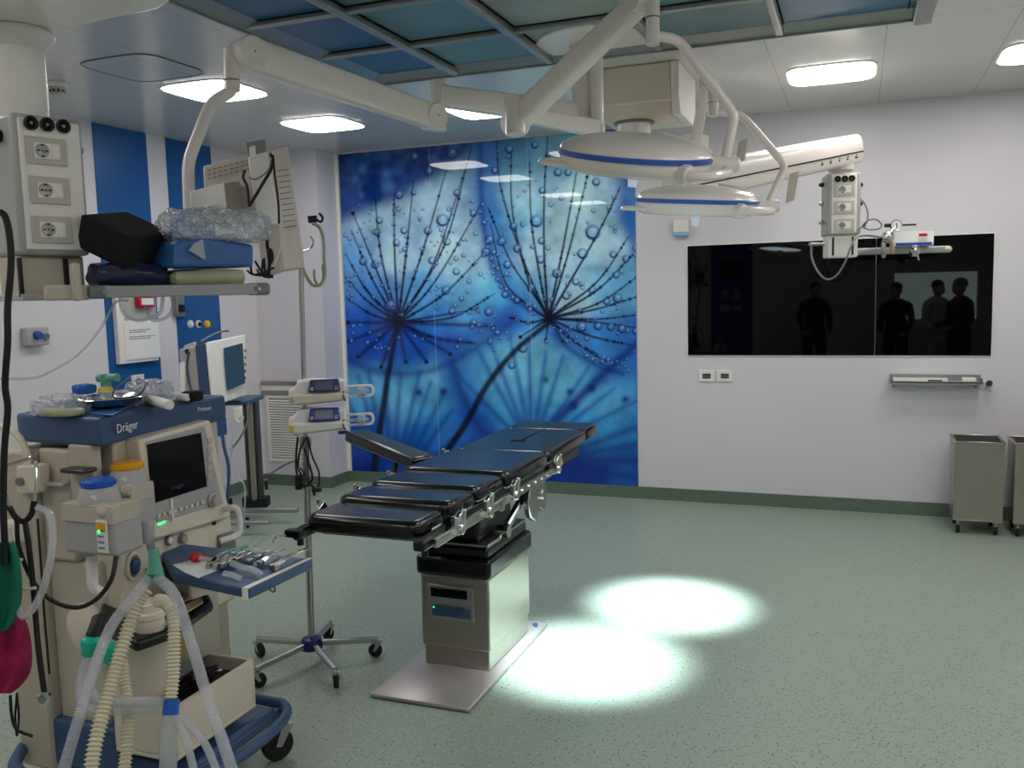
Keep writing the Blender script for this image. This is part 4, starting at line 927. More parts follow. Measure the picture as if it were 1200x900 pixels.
# display bezel
def fr(px0, py0, px1, py1, px2, py2, px3, py3, x, th, name, m, par, bev=.004):
    return M().prism([F_(px0, py0, x), F_(px1, py1, x), F_(px2, py2, x), F_(px3, py3, x)], (-th, 0, 0)).build(name, m, par, bev)
bz = fr(164, 515, 247, 492, 271, 606, 180, 634, -2.225, .07, 'display_housing', 'cream', t, .01)
fr(171, 518, 240, 499, 262, 590, 184, 613, -2.221, .01, 'inner_bezel', 'grey_plastic', bz, .003)
scr = fr(173, 521, 236, 507, 243, 570, 181, 590, -2.217, .01, 'screen', 'screen', bz, .002)
a = F_(208, 570, -2.2165); text('lettering', 'Dräger', .022, a, (0, 1, .0), (0, 0, 1), 'screen_blue', scr, .0004)
k = M()
for i in range(5): p = F_(246.5, 517+i*10.5, -2.216); k.box(p.x-.004, p.x, p.y-.012, p.y+.012, p.z-.012, p.z+.012)
k.build('soft_keys', 'cream_dark', bz, .002)
k = M()
for i in range(9): p = F_(186+i*6.4, 604-i*1.9, -2.216); k.cyl(p, p+Vector((.003, 0, 0)), .007, n=12)
k.build('button_row', 'cream', bz)
for (px, py) in ((187, 614), (192, 612)): p = F_(px, py, -2.223); M().box(p.x-.003, p.x+.002, p.y-.008, p.y+.008, p.z-.004, p.z+.004).build('indicator', 'led_green', bz, .001)
p = F_(249, 586, -2.218); M().lathe([(.026, 0), (.026, .006), (.022, .009), (.021, .026), (.016, .029)], p, (1, 0, 0), 28).build('rotary_knob', 'grey_plastic', bz)
p, q = F_(201, 585, -2.215), F_(204, 610, -2.215); M().box(-2.225, -2.212, p.y-.004, p.y+.004, q.z, p.z).build('stylus_clip', 'white_plastic', bz, .002)
# lower front controls
for (px, py, m) in ((197, 633, 'white_plastic'), (213, 631, 'steel')):
    p = F_(px, py, -2.25); g = M().lathe([(.018, -.004), (.018, .010), (.013, .012)], p, (1, 0, 0), 22).build('gauge', 'mid_grey', t); M().lathe([(.012, .011), (.012, .0135)], p, (1, 0, 0), 18).build('dial', m, g)
p = F_(250, 613, -2.25); M().lathe([(.008, 0), (.008, .006)], p, (1, 0, 0), 14).build('key_hole', 'black', t)
M().prism([F_(258, 628, -2.235), F_(276, 622, -2.235), F_(277, 645, -2.235), F_(259, 652, -2.235)], (-.03, 0, 0)).build('module_slot', 'mid_grey', t, .004)
h = [F_(258, 634, -2.2), F_(275, 628, -2.17), F_(281, 622, -2.16), F_(280, 602, -2.16), F_(275, 595, -2.17), F_(262, 597, -2.22)]
M().tube(h, .011, 10, smooth=5).build('side_handle', 'white_plastic', t)
# recessed port left of display
c = F_(156, 664, -2.245)
k = M(); k.lathe([(.05, -.01), (.05, .006), (.042, .010), (.038, .002)], c, (1, 0, 0), 30, sy=.62, ref=(0, 0, 1)); k.build('port_frame', 'cream', t)
k = M(); k.lathe([(.036, .0), (.036, .004)], c, (1, 0, 0), 26, sy=.6, ref=(0, 0, 1)); pf = k.build('port_recess', 'mid_grey', t)
k = M(); k.ball(c+Vector((.008, 0, 0)), (.012, .016, .028)); k.ball(c+Vector((.008, .01, .012)), (.012, .012, .012)); k.build('port_knob', 'navy', pf)
# vaporisers
def vaporiser(c, w, d, z0, z1, capm, label):
    v = M().box(c[0]-w/2, c[0]+w/2, c[1]-d/2, c[1]+d/2, z0, z1).build('vaporiser', 'grey_plastic', t, .012, 3)
    M().prism([(c[0]-w/2-.003, c[1]-d/2-.005, z1-.05), (c[0]+w/2+.003, c[1]-d/2-.005, z1-.05), (c[0]+w/2+.003, c[1]-d/2-.001, z1+.004), (c[0]-w/2-.003, c[1]-d/2-.001, z1+.004)], (0, d*.9, 0)).build('filler_block', 'cream_dark', v, .0015)
    cc = Vector((c[0]-.01, c[1], z1))
    M().lathe([(.064, 0), (.062, .012), (.053, .045), (.048, .05)], cc, (0, 0, 1), 32).build('scale_ring', 'grey_plastic', v)
    kn = M()
    pr = []
    kn.lathe([(.047, .05), (.050, .054), (.050, .068), (.042, .074), (0, .075)], cc, (0, 0, 1), 32); kb = kn.build('dial_knob', capm, v)
    kn = M()
    for i in range(16):
        a = 2*math.pi*i/16; kn.obox(cc+Vector((.050*math.cos(a), .050*math.sin(a), .061)), (.005, .005, .012), rotz(a))
    kn.build('knob_ribs', capm, kb)
    q = cc+Vector((.028, -.047, .025)); M().lathe([(.009, 0), (.009, .004)], q, (.4, -.9, .1), 14).build('zero_button', 'white_plastic', v)
    M().lathe([(.012, -.01), (.022, 0), (.022, .012), (.014, .018)], Vector((c[0]+w*.3, c[1]-d*.42, z1-.012)), (.2, -.8, .5), 20).build('filler_cap', 'cream_dark', v)
    return v
p, q = PY(80, 590, 2.03), PY(137, 652, 2.03)
v1 = vaporiser(((p.x+q.x)/2, 2.075), q.x-p.x+.02, .12, q.z, p.z+.0, 'bright_blue', '')
a = PY(113, 609, 2.012); b_ = PY(128, 648, 2.012)
lab = M().box(a.x, b_.x, 2.008, 2.013, b_.z, a.z).build('label', 'paper', v1, .001)
M().box(a.x+.004, b_.x-.004, 2.006, 2.009, a.z-.035, a.z-.006).build('warning_mark', 'orange', lab)
k = M()
for i in range(4): k.box(a.x+.006, b_.x-.012, 2.006, 2.009, b_.z+.012+i*.018, b_.z+.017+i*.018)
k.build('print', 'mid_grey', lab)
q_ = PY(116, 623, 2.006); M().ball(q_, .006, 10).build('indicator', 'led_green', v1)
v2 = vaporiser((-2.225, 2.24), .10, .11, .985, 1.12, 'orange', '')
k = M()
for i in range(5): k.box(-2.255, -2.195, 2.182, 2.1845, 1.06-i*.012, 1.064-i*.012)
k.build('print', 'mid_grey', v2)
M().lathe([(.018, 0), (.024, .02), (.026, .065), (.02, .075)], (-2.18, 2.245, .925), (0, 0, 1), 20).build('filter_cup', 'grey_plastic', t)
# elbow pipe under the first vaporiser
M().tube([PY(107, 650, 2.07), PY(108, 670, 2.07), PY(109, 685, 2.07), PY(114, 692, 2.08), PY(122, 695, 2.1)], .017, 12, smooth=5).build('elbow_pipe', 'white_plastic', t)
hb = M().quad(PY(18, 546, 2.10), PY(44, 545, 2.10), PY(44, 578, 2.10), PY(19, 580, 2.10), .05).build('hose_bracket', 'cream', t, .008)
M().cyl(PY(25, 564, 2.10), PY(25, 564, 2.10)-Vector((0, .012, 0)), .014).build('bracket_screw', 'mid_grey', hb)
M().tube([PY(-6, 500, 2.12), PY(8, 502, 2.12), PY(22, 512, 2.12), PY(31, 530, 2.12), PY(33, 546, 2.12)], .012, 12, smooth=6).build('bent_pipe', 'cream', t)
M().box(-2.66, -2.56, 2.10, 2.14, .93, 1.0).build('outlet_block', 'cream', t, .01)
# breathing system: black carrier bar, absorber, canister
zz = .70
cb_ = [(112, 742), (132, 752), (160, 766), (205, 750), (250, 717), (246, 706), (200, 722), (150, 728), (120, 716)]
cr_ = M().prism([PZ(px, py, zz) for px, py in cb_], (0, 0, .035)).build('breathing_carrier', 'black', t, .012)
M().prism([PZ(px, py, .742) for px, py in [(192, 735), (238, 707), (236, 701), (196, 722)]], (0, 0, .006)).build('wooden_strip', 'tan', cr_)
p = PZ(170, 758, .70); M().cyl(p, p+Vector((0, 0, .003)), .006).build('screw', 'chrome', cr_)
c = PZ(176, 735, .74)
pt = M().lathe([(.038, -.02), (.044, 0), (.042, .03), (.048, .035), (.048, .05), (.04, .055), (.040, .078), (.034, .082), (.028, .06)], c, (0, 0, 1), 28).build('hose_port', 'cream', t)
c = Vector((-2.16, 2.18, 0))
ab = M().lathe([(.06, .44), (.075, .47), (.085, .60), (.095, .68), (.09, .705)], c, (0, 0, 1), 32).build('absorber', 'cream', t)
M().box(-2.28, -2.13, 2.145, 2.24, .40, .67).build('absorber_holder', 'cream', ab, .02, 3)
c = Vector((-2.19, 2.345, 0))
cn = M().lathe([(.068, .49), (.072, .50), (.072, .69), (.06, .70)], c, (0, 0, 1), 32).build('lime_canister', 'tan', t)
M().lathe([(.076, .455), (.08, .46), (.08, .495), (.074, .50)], c, (0, 0, 1), 32).build('canister_ring', 'mid_grey', cn)
M().box(-2.27, -2.20, 2.45, 2.60, .42, .74).build('side_housing', 'cream_dark', t, .008)
# storage drawer box
x0, x1, y0, y1, z0, z1 = -2.26, -2.015, 2.13, 2.545, .245, .425
k = M(); k.box(x0, x1, y0, y1, z0, z0+.015); w = .014
k.box(x0, x1, y0, y0+w, z0+.015, z1); k.box(x0, x1, y1-w, y1, z0+.015, z1); k.box(x0, x0+w, y0+w, y1-w, z0+.015, z1); k.box(x1-w, x1, y0+w, y1-w, z0+.015, z1)
dr = k.build('storage_bin', 'cream', t, .004)
k = M(); k.box(x1, x1+.004, y0+.01, y1-.01, z1-.05, z1-.002); k.build('lip', 'cream', dr)
M().box(x0+w, x1-w, y0+w, y1-w, z1-.06, z1-.05).build('bin_liner', 'black', dr)
k = M()
for i in range(6):
    p = Vector((random.uniform(-2.2, -2.08), random.uniform(2.35, 2.48), z1-.04)); k.tube([p, p+Vector((.03, .03, .02)), p+Vector((.05, .0, .035)), p+Vector((.02, -.05, .02))], .006, 6, smooth=4)
k.build('cable_bundle', 'black', dr)
M().obox((-2.12, 2.42, z1-.02), (.02, .11, .012), rotz(-.5)).build('steel_bar', 'steel', dr, .002)
# chassis
M().box(-2.62, -1.98, 2.18, 2.64, .16, .20).build('chassis', 'machine_blue', t, .01)
M().box(-2.02, -1.985, 2.16, 2.62, .165, .215).build('step_ridge', 'machine_blue', t, .015)
zc_ = .20
bpts = [Vector((-2.25, 2.68, zc_)), PZ(316, 822, zc_), PZ(332, 826, zc_), PZ(335, 838, zc_), PZ(318, 858, zc_), PZ(285, 884, zc_), PZ(245, 906, zc_), PZ(200, 925, zc_), PZ(120, 938, zc_)]
M().tube(bpts, .02, 12, smooth=6).build('bumper_rail', 'machine_blue', t)
M().tube([PZ(80, 935, .18), PZ(22, 905, .18), PZ(22, 885, .18), PZ(38, 866, .18), PZ(60, 855, .18)], .022, 12, smooth=6).build('bumper_rail', 'machine_blue', t)
caster(t, (-1.985, 2.66), .06, .19, math.radians(150), w=.035); caster(t, (-2.05, 2.20), .06, .17, math.radians(20), w=.035)
caster(t, (-2.56, 2.24), .06, .16, math.radians(80), w=.035); caster(t, (-2.56, 2.66), .06, .16, math.radians(160), w=.035)
# pull-out tray (blue) with pale corner strips
zt = .85
T0, T1, T2 = PZ(200, 674, zt), PZ(292, 690, zt), PZ(367, 655, zt); T3 = T0+(T2-T1)*1.0
T0 = Vector((-2.03, T0.y+.02, zt)); T3 = Vector((-2.24, T2.y+.03, zt)); T0b = Vector((-2.24, 2.37, zt))
tr = M().prism([p-Vector((0, 0, .034)) for p in (T0, T1, T2, T3, T0b)], (0, 0, .034)).build('pull_out_tray', 'machine_blue', t, .008, 3)
d_ = (T2-T1).normalized()
M().prism([T1+Vector((-.022, -.002, .0008)), T1+Vector((-.002, -.002, .0008)), T2+Vector((-.006, -.0, .0008)), T2+Vector((-.02, .0, .0008))], (0, 0, .002)).build('edge_strip', 'white_plastic', tr)
M().box(T1.x-.024, T1.x-.006, T1.y-.004, T1.y+.002, zt-.034, zt+.002).build('corner_strip', 'white_plastic', tr)
M().tube([Vector((-1.83, 2.38, zt-.034)), Vector((-1.80, 2.40, zt-.09)), Vector((-1.83, 2.43, zt-.12)), Vector((-1.87, 2.44, zt-.1))], .0035, 6, smooth=5).build('cord', 'mid_grey', tr)
M().box(-2.25, -2.05, 2.3, 2.55, zt-.075, zt-.036).build('tray_slide', 'black', t, .006)

# ---------------- things on the pull-out tray
zt += .001
def onT(px, py, dz=0): return PZ(px, py, zt+dz)
k = M(); P = [onT(202, 663), onT(232, 656), onT(264, 664), onT(257, 668), onT(232, 678), onT(215, 671)]
o = k.prism(P, (0, 0, .004)).build('paper_towel', 'paper', None, .001); tag(o, 'crumpled white paper towel on the left of the blue tray', 'paper')
a = onT(226, 657, .03); b_ = onT(264, 658, .015)
t2 = thing('red_bulb_tube', 'clear tube with a red bulb lying on the paper towel on the tray', 'tube', (a.x, a.y, zt+.004))
mat('clear_pink', (225, 170, 176), .15, alpha=.75)
M().lathe([(.006, -.022), (.015, -.014), (.017, 0), (.013, .014), (.008, .02)], onT(230, 653, .02), b_-a, 16).build('bulb', 'red', t2)
M().tube([onT(234, 654, .02), onT(246, 656, .016), onT(264, 659, .014)], .008, 8, smooth=4).build('barrel', 'clear_pink', t2)
def blade(pxy0, pxy1, w, label, m='chrome', i=0):
    a, b = onT(*pxy0, .014), onT(*pxy1, .018); t2 = thing('laryngoscope_blade', label, 'laryngoscope blade', (a.x, a.y, zt), 'steel laryngoscope blades on the tray')
    ax = (b-a).normalized(); sd = ax.cross(Vector((0, 0, 1))).normalized(); L = (b-a).length
    pts = [a+ax*L*f+Vector((0, 0, .010*math.sin(f*math.pi)))+Vector((0, 0, .003)) for f in (0, .25, .5, .75, 1)]
    k = M(); n = len(pts)
    k.add([p+sd*w*.5 for p in pts]+[p-sd*w*.5 for p in pts]+[p-sd*w*.5-Vector((0, 0, .010)) for p in pts]+[p+sd*w*.5-Vector((0, 0, .0025)) for p in pts],
          [(i, i+1, n+i+1, n+i) for i in range(n-1)]+[(n+i, n+i+1, 2*n+i+1, 2*n+i) for i in range(n-1)]+[(3*n+i, 3*n+i+1, i+1, i) for i in range(n-1)]+[(2*n+i, 2*n+i+1, 3*n+i+1, 3*n+i) for i in range(n-1)]+[(0, n, 2*n, 3*n), (n-1, 4*n-1, 3*n-1, 2*n-1)])
    k.build('blade', m, t2, .0012)
    M().obox(a-ax*.004+Vector((0, 0, .000)), (.022, w*1.05, .022), basis(ax, (0, 0, 1))).build('heel', 'steel', t2, .003)
    return t2
for i, (a, b, w, lb) in enumerate([((246, 662), (268, 647), .016, 'steel blade farthest left on the tray'), ((254, 663), (283, 644), .018, 'second steel blade from the left on the tray'), ((262, 662), (292, 645), .018, 'third steel blade from the left on the tray'),
        ((279, 656), (309, 643), .02, 'gold reflecting steel blade in the middle of the tray'), ((293, 658), (321, 645), .018, 'steel blade second from the right end of the row'), ((306, 660), (333, 644), .018, 'steel blade just left of the long rightmost one')]): blade(a, b, w, lb)
blade((322, 664), (362, 643), .026, 'longest steel blade nearest the tray\'s right edge')
mat('clear_plastic', (200, 212, 222), .1, alpha=.55)
o = M().tube([onT(272, 660, .014), onT(284, 665, .02), onT(294, 667, .018), onT(304, 672, .014), onT(303, 675, .010)], .011, 10, smooth=5, flat=.7).build('airway_tube', 'clear_plastic'); tag(o, 'curved clear plastic airway in the front middle of the tray', 'airway')
o = M().tube([onT(262, 672, .01), onT(272, 674, .01), onT(282, 678, .008)], .010, 10, smooth=5, flat=.5).build('airway_tube', 'clear_plastic'); tag(o, 'small clear plastic piece near the front left of the tray', 'airway')
o = M().tube([onT(298, 662, .012), onT(310, 659, .012), onT(322, 653, .012)], .010, 10, smooth=5).build('airway_tube', 'clear_plastic'); tag(o, 'straight clear plastic tube between the two rightmost blades', 'airway')
o = M().tube([onT(262, 648, .02), onT(274, 644, .02), onT(290, 640, .02)], .005, 8, smooth=4).build('packet_stick', 'teal_dark'); tag(o, 'thin green stick behind the blades on the tray', 'stick')
for (a, b, lb) in (((283, 642), (300, 630), 'left clear wrapper strip behind the blades'), ((298, 640), (318, 628), 'right clear wrapper strip behind the blades')):
    o = M().tube([onT(*a, .01), onT((a[0]+b[0])/2, (a[1]+b[1])/2, .016), onT(*b, .01)], .009, 8, smooth=4, flat=.25).build('clear_wrapper', 'clear_plastic'); tag(o, lb, 'wrapper')

# ---------------- things on top of the machine
zt = ztop+.003
def onS(px, py, dz=0): return PZ(px, py, zt+dz)
# blue cloth under the bowl
o = M().prism([onS(52, 480), onS(132, 488), onS(150, 478), onS(140, 470), onS(70, 470)], (0, 0, .006)).build('blue_cloth', 'sterile_blue', None, .002); tag(o, 'folded dark blue cloth on top of the machine under the steel bowl', 'cloth')
c = onS(120, 478, .006); c.y += .03; zb_ = zt+.0065
t2 = thing('steel_bowl', 'shallow shiny steel bowl on top of the anaesthesia machine', 'bowl', (c.x, c.y, zb_))
bc = Vector((c.x, c.y, zb_))
M().lathe([(.05, 0), (.095, .012), (.118, .03), (.124, .034), (.120, .036), (.114, .031), (.09, .015), (.05, .005)], bc, n=48).build('bowl', 'chrome', t2)
o = M().lathe([(.056, 0), (.054, .012), (.03, .04), (.018, .052), (.016, .07)], bc+Vector((.0, -.01, .006)), (.05, 0, 1), 32)
t3 = thing('face_mask', 'clear cone shaped breathing mask with a green connector in the steel bowl', 'breathing mask', bc+Vector((0, -.01, .012))); o.build('cone', 'plastic_bag', t3)
M().lathe([(.026, .048), (.022, .062), (.017, .064)], bc+Vector((0, -.01, .006)), n=20).build('collar', 'yellow', t3)
ct = bc+Vector((.002, -.01, .064)); M().cyl(ct, ct+Vector((0, 0, .05)), .017).build('connector', 'teal_dark', t3); M().cyl(ct+Vector((-.03, 0, .035)), ct+Vector((.055, .0, .038)), .014).build('side_port', 'teal_dark', t3)
def blob(c, r, m, label, cat, name, seed=0, disp=.03, ds=.05, R=None, sub=1):
    o = M().ball(c, r, 24, R=R).build(name, m, None, sub=sub, displace=disp, dscale=ds); return tag(o, label, cat)
def crumple(c, size, m, label, cat, name, seed, R=None, amp=.25, n=26, par=None, hf=1):
    """crumpled soft body: rounded box skin pushed about by layered creases"""
    r = random.Random(seed); k = M().ball((0, 0, 0), 1, n)
    dirs = [(Vector((r.gauss(0, 1), r.gauss(0, 1), r.gauss(0, 1))).normalized(), r.uniform(2, 7)*r.uniform(1, hf), r.uniform(0, 6.28), r.uniform(.3, 1)) for _ in range(14)]
    R = R or Matrix.Identity(3)
    vs = []
    for v in k.v:
        s_ = max(abs(v.x), abs(v.y), abs(v.z)); b = v.lerp(v/s_, .55); d = sum(abs(math.sin(b.dot(q)*f+ph))*w for q, f, ph, w in dirs)/14-.3
        b = b*(1+d*amp*2); z = max(b.z, -.92); vs.append(Vector(c)+R@Vector((b.x*size[0], b.y*size[1], z*size[2])))
    k.v = vs; o = k.build(name, m, par)
    return tag(o, label, cat) if label else o
crumple(onS(64, 478, .022)+Vector((-.01, .04, .004)), (.085, .06, .032), 'plastic_bag', 'crumpled clear packets in a heap at the left end of the machine top', 'plastic packet', 'plastic_packet', 3, amp=.45, n=40, hf=3)
crumple(onS(64, 484, .012)+Vector((0, .03, .0)), (.07, .04, .014), 'pack_green', 'pale green folded packet under the clear packets', 'packet', 'folded_packet', 5, amp=.12)
crumple(PD(99, 456, 3.03), (.028, .03, .017), 'bright_blue', 'bright blue crumpled wrapper between the clear packets and the mask', 'wrapper', 'crumpled_wrapper', 8, amp=.4, n=32, hf=3)
crumple(bc+Vector((.02, .17, .03)), (.07, .055, .045), 'plastic_bag', 'clear plastic mask bag behind the green connector', 'plastic bag', 'clear_bag', 11, amp=.4, n=36, hf=3)
def roll(a, b, r, m, lb, cat, nm):
    o = M().lathe([(r*.9, 0), (r, .004), (r, (b-a).length-.004), (r*.9, (b-a).length)], a, b-a, 18).build(nm, m); return tag(o, lb, cat)
o = roll(onS(194, 476, .017)+Vector((-.01, .03, 0)), onS(166, 468, .017)+Vector((-.01, .03, 0)), .017, 'white_plastic', 'white roll lying across the machine top right of the bowl', 'roll', 'gauze_roll')
o = roll(onS(206, 470, .013), onS(190, 474, .013), .013, 'steel_dark', 'dark ended tube beside the white roll on the machine top', 'tube', 'dark_tube')
o = roll(onS(214, 468, .014)+Vector((-.02, .05, 0)), onS(192, 466, .014)+Vector((-.02, .05, 0)), .014, 'paper', 'second pale roll behind the white roll', 'roll', 'gauze_roll')
crumple(onS(222, 466, .016)+Vector((-.03, .05, 0)), (.03, .03, .02), 'black_matte', 'small black cloth lump near the right end of the machine top', 'cloth', 'black_pouch', 21)
o = M().tube([bc+Vector((.0, .1, .09)), bc+Vector((.05, -.02, .06)), bc+Vector((.09, -.06, .038)), bc+Vector((.11, .02, .04)), bc+Vector((.07, .1, .07)), bc+Vector((.02, .12, .09))], .003, 6, smooth=8).build('wire_frame', 'steel_dark'); tag(o, 'dark wire hoop resting on the rim of the steel bowl', 'wire')

# ---------------- breathing hoses hanging in front
t = thing('breathing_circuit', 'clear and cream corrugated breathing hoses hanging from a green Y piece', 'breathing hose', PD(180, 660, 2.45))
yc = PD(181, 658, 2.40)
k = M().lathe([(.014, .035), (.015, .0), (.021, -.03)], yc, (0, 0, 1), 18); k.build('y_piece', 'teal_dark', t)
M().cyl(yc+Vector((-.006, 0, -.02)), yc+Vector((-.024, 0, -.055)), .014).build('y_branch', 'teal_dark', t); M().cyl(yc+Vector((.006, 0, -.02)), yc+Vector((.016, 0, -.055)), .014).build('y_branch', 'teal_dark', t)
M().lathe([(.011, .03), (.011, .05), (.006, .055)], yc, (-.2, 0, 1), 14).build('sampling_cap', 'mid_grey', t)
M().corr([PD(176, 676, 2.40), PD(158, 698, 2.38), PD(130, 735, 2.34), PD(108, 790, 2.3), PD(90, 850, 2.26), PD(74, 905, 2.24), PD(68, 940, 2.24)], .0145, .006, .0005).build('clear_hose', 'hose_grey', t)
M().corr([PD(184, 676, 2.40), PD(206, 700, 2.38), PD(226, 760, 2.32), PD(244, 820, 2.26), PD(262, 872, 2.2), PD(276, 915, 2.16)], .0145, .006, .0005).build('clear_hose', 'hose_grey', t)
t = thing('ventilator_hose', 'thick cream ribbed hose curving down left in front of the machine', 'hose', PD(160, 700, 2.42))
M().corr([PD(172, 690, 2.42), PD(160, 710, 2.4), PD(146, 750, 2.36), PD(128, 810, 2.3), PD(112, 870, 2.24), PD(104, 925, 2.2)], .017, .011, .004).build('hose', 'hose_cream', t)
t = thing('ventilator_hose', 'cream ribbed hose looping from the port down to a blue cuff', 'hose', PD(190, 720, 2.42))
M().corr([PD(184, 704, 2.44), PD(194, 706, 2.42), PD(203, 720, 2.40), PD(204, 750, 2.38), PD(203, 790, 2.36), PD(200, 820, 2.34)], .016, .010, .003).build('hose', 'hose_cream', t)
M().cyl(PD(201, 820, 2.34), PD(200, 838, 2.33), .021).build('blue_cuff', 'bright_blue', t); M().tube([PD(200, 838, 2.33), PD(198, 870, 2.31), PD(196, 930, 2.28)], .022, 16, smooth=4).build('white_sleeve', 'hose_clear', t)
t = thing('ventilator_hose', 'short cream ribbed hose hanging behind the other two', 'hose', PD(146, 790, 2.4))
M().corr([PD(142, 770, 2.44), PD(146, 800, 2.42), PD(150, 840, 2.38), PD(148, 880, 2.34), PD(143, 925, 2.3)], .015, .010, .003).build('hose', 'hose_cream', t)
t = thing('looped_hose', 'pair of clear hoses with teal caps looping under the side of the machine', 'hose', PD(110, 790, 2.42))
M().corr([PD(103, 772, 2.42), PD(95, 795, 2.4), PD(96, 818, 2.38), PD(112, 832, 2.36), PD(150, 832, 2.35), PD(196, 828, 2.35)], .013, .006, .0005).build('clear_hose', 'hose_grey', t)
M().corr([PD(122, 776, 2.42), PD(110, 792, 2.4), PD(108, 810, 2.38), PD(122, 822, 2.36), PD(160, 822, 2.34), PD(196, 822, 2.34)], .013, .006, .0005).build('clear_hose', 'hose_grey', t)
for (px, py) in ((105, 757), (128, 764)): M().lathe([(.017, -.026), (.020, -.02), (.021, 0), (.024, .002), (.024, .02), (.018, .024)], PD(px, py, 2.42), (.25, 0, 1), 20).build('teal_cap', 'teal', t)
M().tube([PD(107, 750, 2.43), PD(112, 738, 2.46), PD(116, 726, 2.5)], .02, 12, smooth=4).build('black_neck', 'rubber', t)
for i, (q0, q1, q2) in enumerate((((203, 838), (216, 860), (228, 905)), ((210, 840), (238, 868), (256, 908)))):
    o = M().tube([PD(*q0, 2.33), PD(*q1, 2.28), PD(*q2, 2.22)], .010, 10, smooth=6).build('suction_tube', 'hose_clear'); tag(o, ['clear tube falling straight from the blue cuff', 'clear tube bending right from the blue cuff'][i], 'tube')
# stethoscope, cables, cloths at far left
t = thing('stethoscope', 'stethoscope with bright metal ear tubes hanging on the left side of the machine', 'stethoscope', PD(30, 610, 2.44))
M().tube([PD(5, 545, 2.44), PD(10, 545, 2.44), PD(25, 540, 2.44), PD(37, 537, 2.44), PD(42, 545, 2.44), PD(43, 560, 2.44), PD(40, 590, 2.44)], .0045, 8, smooth=6).build('ear_tube', 'chrome', t)
M().tube([PD(5, 545, 2.44), PD(3, 560, 2.44), PD(6, 578, 2.44), PD(11, 596, 2.44)], .0045, 8, smooth=6).build('ear_tube', 'chrome', t)
M().tube([PD(40, 587, 2.44), PD(37, 602, 2.44), PD(28, 611, 2.44), PD(18, 606, 2.44), PD(11, 594, 2.44)], .008, 8, smooth=6).build('yoke', 'rubber', t)
M().tube([PD(29, 610, 2.44), PD(35, 650, 2.43), PD(40, 700, 2.42), PD(45, 760, 2.4), PD(52, 812, 2.38)], .0075, 8, smooth=6).build('tubing', 'rubber', t)
M().lathe([(.008, -.012), (.017, -.006), (.018, .006), (.012, .012)], PD(52, 818, 2.38), FW*-1, 18).build('chest_piece', 'chrome', t)
def cable(name, pts, r, m, lb, cat='cable'):
    o = M().tube([PD(*p) for p in pts], r, 8, smooth=8).build(name, m); return tag(o, lb, cat)
cable('monitor_cable', [(0, 590, 2.4), (18, 605, 2.4), (22, 640, 2.42), (38, 680, 2.44), (60, 703, 2.4), (88, 712, 2.35), (112, 703, 2.32), (130, 680, 2.3), (136, 652, 2.33)], .006, 'rubber', 'black cable sagging across the side of the anaesthesia machine')
cable('blue_hose', [(44, 595, 2.42), (58, 603, 2.4), (62, 630, 2.38), (56, 670, 2.36), (44, 705, 2.36), (28, 722, 2.36), (20, 705, 2.38), (14, 660, 2.4), (8, 620, 2.4)], .010, 'hose_grey', 'blue grey hose hanging in a loop beside the stethoscope', 'hose')
cable('white_loop', [(26, 656, 2.4), (14, 656, 2.4), (9, 668, 2.4), (14, 682, 2.4), (28, 690, 2.4), (42, 689, 2.4)], .0045, 'hose_cream', 'small cream cable loop beside the green cloth')
cable('cable', [(44, 608, 2.42), (48, 660, 2.42), (52, 720, 2.42), (58, 790, 2.4)], .003, 'rubber', 'thin black cord running down the machine right of the stethoscope')
cable('cable', [(12, 815, 2.36), (14, 840, 2.36), (20, 855, 2.36), (38, 863, 2.36)], .004, 'rubber', 'black cord dangling under the magenta bag')
cable('cable', [(20, 812, 2.4), (18, 840, 2.4), (20, 862, 2.4), (22, 840, 2.4), (20, 815, 2.4)], .003, 'rubber', 'thin looped cord under the magenta bag')
def cloth(pts, th, m, lb, cat, name, seed, d=2.4):
    """hanging folded cloth: outline in depth with soft vertical folds"""
    r = random.Random(seed); n = 10; rows = []
    for (xa, xb, y) in pts:
        row = []
        for i in range(n): f = i/(n-1); row.append(PD(xa+(xb-xa)*f, y, d+.018*math.sin(f*9+seed)+.008*math.sin(y*.11+f*5)))
        rows.append(row)
    k = M(); R_ = len(rows); V = [p for row in rows for p in row]; B = [p+FW*th for p in V]
    fs = [(a*n+b, a*n+b+1, (a+1)*n+b+1, (a+1)*n+b) for a in range(R_-1) for b in range(n-1)]; o_ = len(V)
    fb = [tuple(i+o_ for i in f[::-1]) for f in fs]
    loop = [i for i in range(n)]+[a*n+n-1 for a in range(1, R_)]+[(R_-1)*n+b for b in range(n-2, -1, -1)]+[a*n for a in range(R_-2, 0, -1)]
    sdf = [(loop[i], loop[i]+o_, loop[(i+1) % len(loop)]+o_, loop[(i+1) % len(loop)]) for i in range(len(loop))]
    k.add(V+B, fs+fb+sdf); o = k.build(name, m, None, ang=80, sub=1); return tag(o, lb, cat)
cloth([(-14, 8, 636), (-20, 16, 642), (-24, 20, 670), (-26, 22, 700), (-26, 18, 724), (-28, 4, 742)], .03, 'cloth_green', 'dark green cloth hanging at the far left edge', 'cloth', 'green_cloth', 1, 2.36)
cloth([(-20, 16, 715), (-22, 28, 735), (-24, 32, 760), (-24, 33, 785), (-22, 27, 800), (-22, 10, 816)], .035, 'cloth_magenta', 'magenta patterned bag hanging below the green cloth', 'bag', 'magenta_bag', 4, 2.44)
